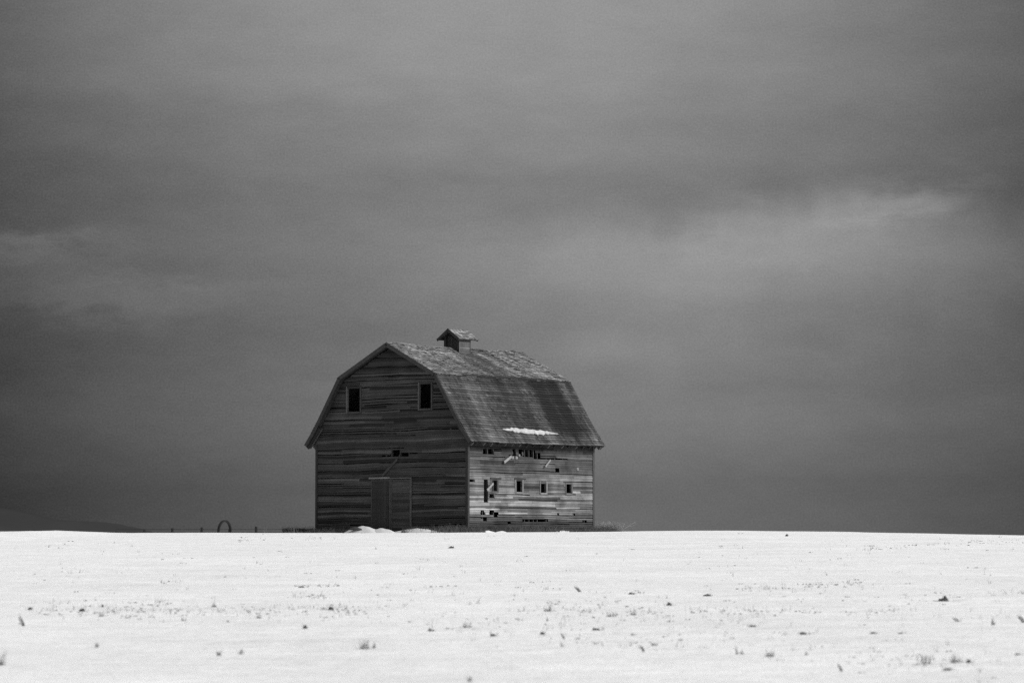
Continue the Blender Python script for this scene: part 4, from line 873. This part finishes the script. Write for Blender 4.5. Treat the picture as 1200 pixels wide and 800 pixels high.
for i, (x, y, h, w, n, style, lab) in enumerate(TUFTS):
    r = random.Random(100+i); mb = MB(); z = float(ground(x, y))
    if style == 0:
        blades(mb, 0, 0, 0, n, h*1.1, w, r, .16, .30, .0030)
        blades(mb, -w*.1, 0, 0, n, h*.55, w*.6, r, .09, .5, .0030)
        blades(mb, 0, 0, 0, n, h*.3, w*1.5, r, .12, .9, .0028)
    elif style == 1:
        blades(mb, 0, 0, 0, n, h, w*.5, r, .13, .16, .0030); blades(mb, w*.2, 0, 0, n*2, h*.35, w, r, .08, .5, .0035)
    elif style == 2:
        for k in range(n):
            bx = r.uniform(-.3, .3)*w; hh = h*r.uniform(.6, 1)
            pts = [(w*.5+bx, 0, -.02), (w*.15+bx, 0, hh*.35), (-w*.25+bx, 0, hh*.75), (-w*.5+bx, r.uniform(-.01, .01), hh)]
            mb.tube(pts, [.006, .005, .003, .001], 4, .10)
        blades(mb, w*.4, 0, 0, n, h*.35, w*.5, r, .09, .5, .0035)
    else:
        for k in range(n//2+1):
            bx = r.uniform(-.6, .5)*w; hh = h*r.uniform(.5, 1); dr_ = r.choice((-1, 1))*w*r.uniform(.2, .5)
            pts = [(bx, 0, -.02), (bx+dr_*.3, 0, hh*.8), (bx+dr_*.7, 0, hh), (bx+dr_*1.1, .01, hh*.8), (bx+dr_*1.4, .01, hh*.35)]
            mb.tube(pts, [.0035, .003, .0025, .002, .0015], 4, .13)
        blades(mb, w*.2, 0, 0, n//2, h*.4, w*1.1, r, .09, .7, .003)
    o = mb.build('grass_tuft', M_GRASS, loc=(x, y, z)); tag(o, lab, 'grass tuft', 'grass tufts standing through the snow')
for i, (x, y, w, h, lab) in enumerate(CLODS):
    z = float(ground(x, y))
    o = blob('earth_clod', x, y, z-.012, w*.5, max(w*.3, .04), h*.7+.008, M_GREYCLOD if ('grey' in lab or 'blurred' in lab) else M_CLOD, rng.uniform(-.3, .3), 20+i*1.7, n=18, power=3.2, rough=1.0)
    r = random.Random(500+i); mb = MB(); blades(mb, 0, 0, 0, 7, h*1.3+.02, w*1.1, r, .10, .7, .003); blades(mb, w*.3, 0, 0, 4, h*.8+.02, w*1.3, r, .12, .9, .003)
    tag(mb.build('dead_stems', M_GRASS, o, loc=(0, 0, .012)), kind='stuff')
    o.data.name = 'earth_clod'
    tag(o, lab, 'clod', 'clods of earth and dead plants lying bare on the snow')
x, y = CLODS[0][:2]
blob('snow_drift', x+.42, y+.05, float(ground(x+.4, y))-.01, .42, .12, .055, M_SNOWBIT, 0, 33.0, n=20, label='small bright drift of snow behind the largest dark mound', cat='snow drift')
x, y = CLODS[2][:2]
blob('snow_drift', x+.75, y+.05, float(ground(x+.7, y))-.01, .70, .12, .045, M_SNOWBIT, 0, 35.0, n=20, label='long bright tail of snow running right from the wedge shaped lump', cat='snow drift')

r = random.Random(77); mb = MB()
for s in STUBBLE.split():
    x, y = map(float, s.split(',')); x += r.uniform(-.05, .05); y += r.uniform(-.05, .05)
    z = float(ground(x, y)); k = y/60
    if r.random() < .72:
        blades(mb, x, y, z, r.randint(1, 4), r.choice((.03, .05, .06, .09, .12)), .10*k, r, .17, .5, .0026*k)
    else:                                       # scraps of straw lying flat and crumbs of soil
        for q in range(r.randint(1, 3)):
            cx_, cy_ = x+r.gauss(0, .06)*k, y+r.gauss(0, .05); l = r.uniform(.008, .032)*k; hh = r.uniform(.006, .018)*k**.5
            zz_ = z
            mb.hexa([(cx_-l, cy_-.03, zz_-.02), (cx_+l, cy_-.03, zz_-.02), (cx_+l, cy_+.04, zz_-.02), (cx_-l, cy_+.04, zz_-.02),
                     (cx_-l*.6, cy_-.01, zz_+hh), (cx_+l*.5, cy_-.01, zz_+hh*.8), (cx_+l*.5, cy_+.02, zz_+hh*.9), (cx_-l*.5, cy_+.02, zz_+hh)], r.uniform(.08, .28))
st = mb.build('stubble', M_GRASS); tag(st, 'short stubble and straw scattered in rows through the snow', 'stubble', kind='stuff')
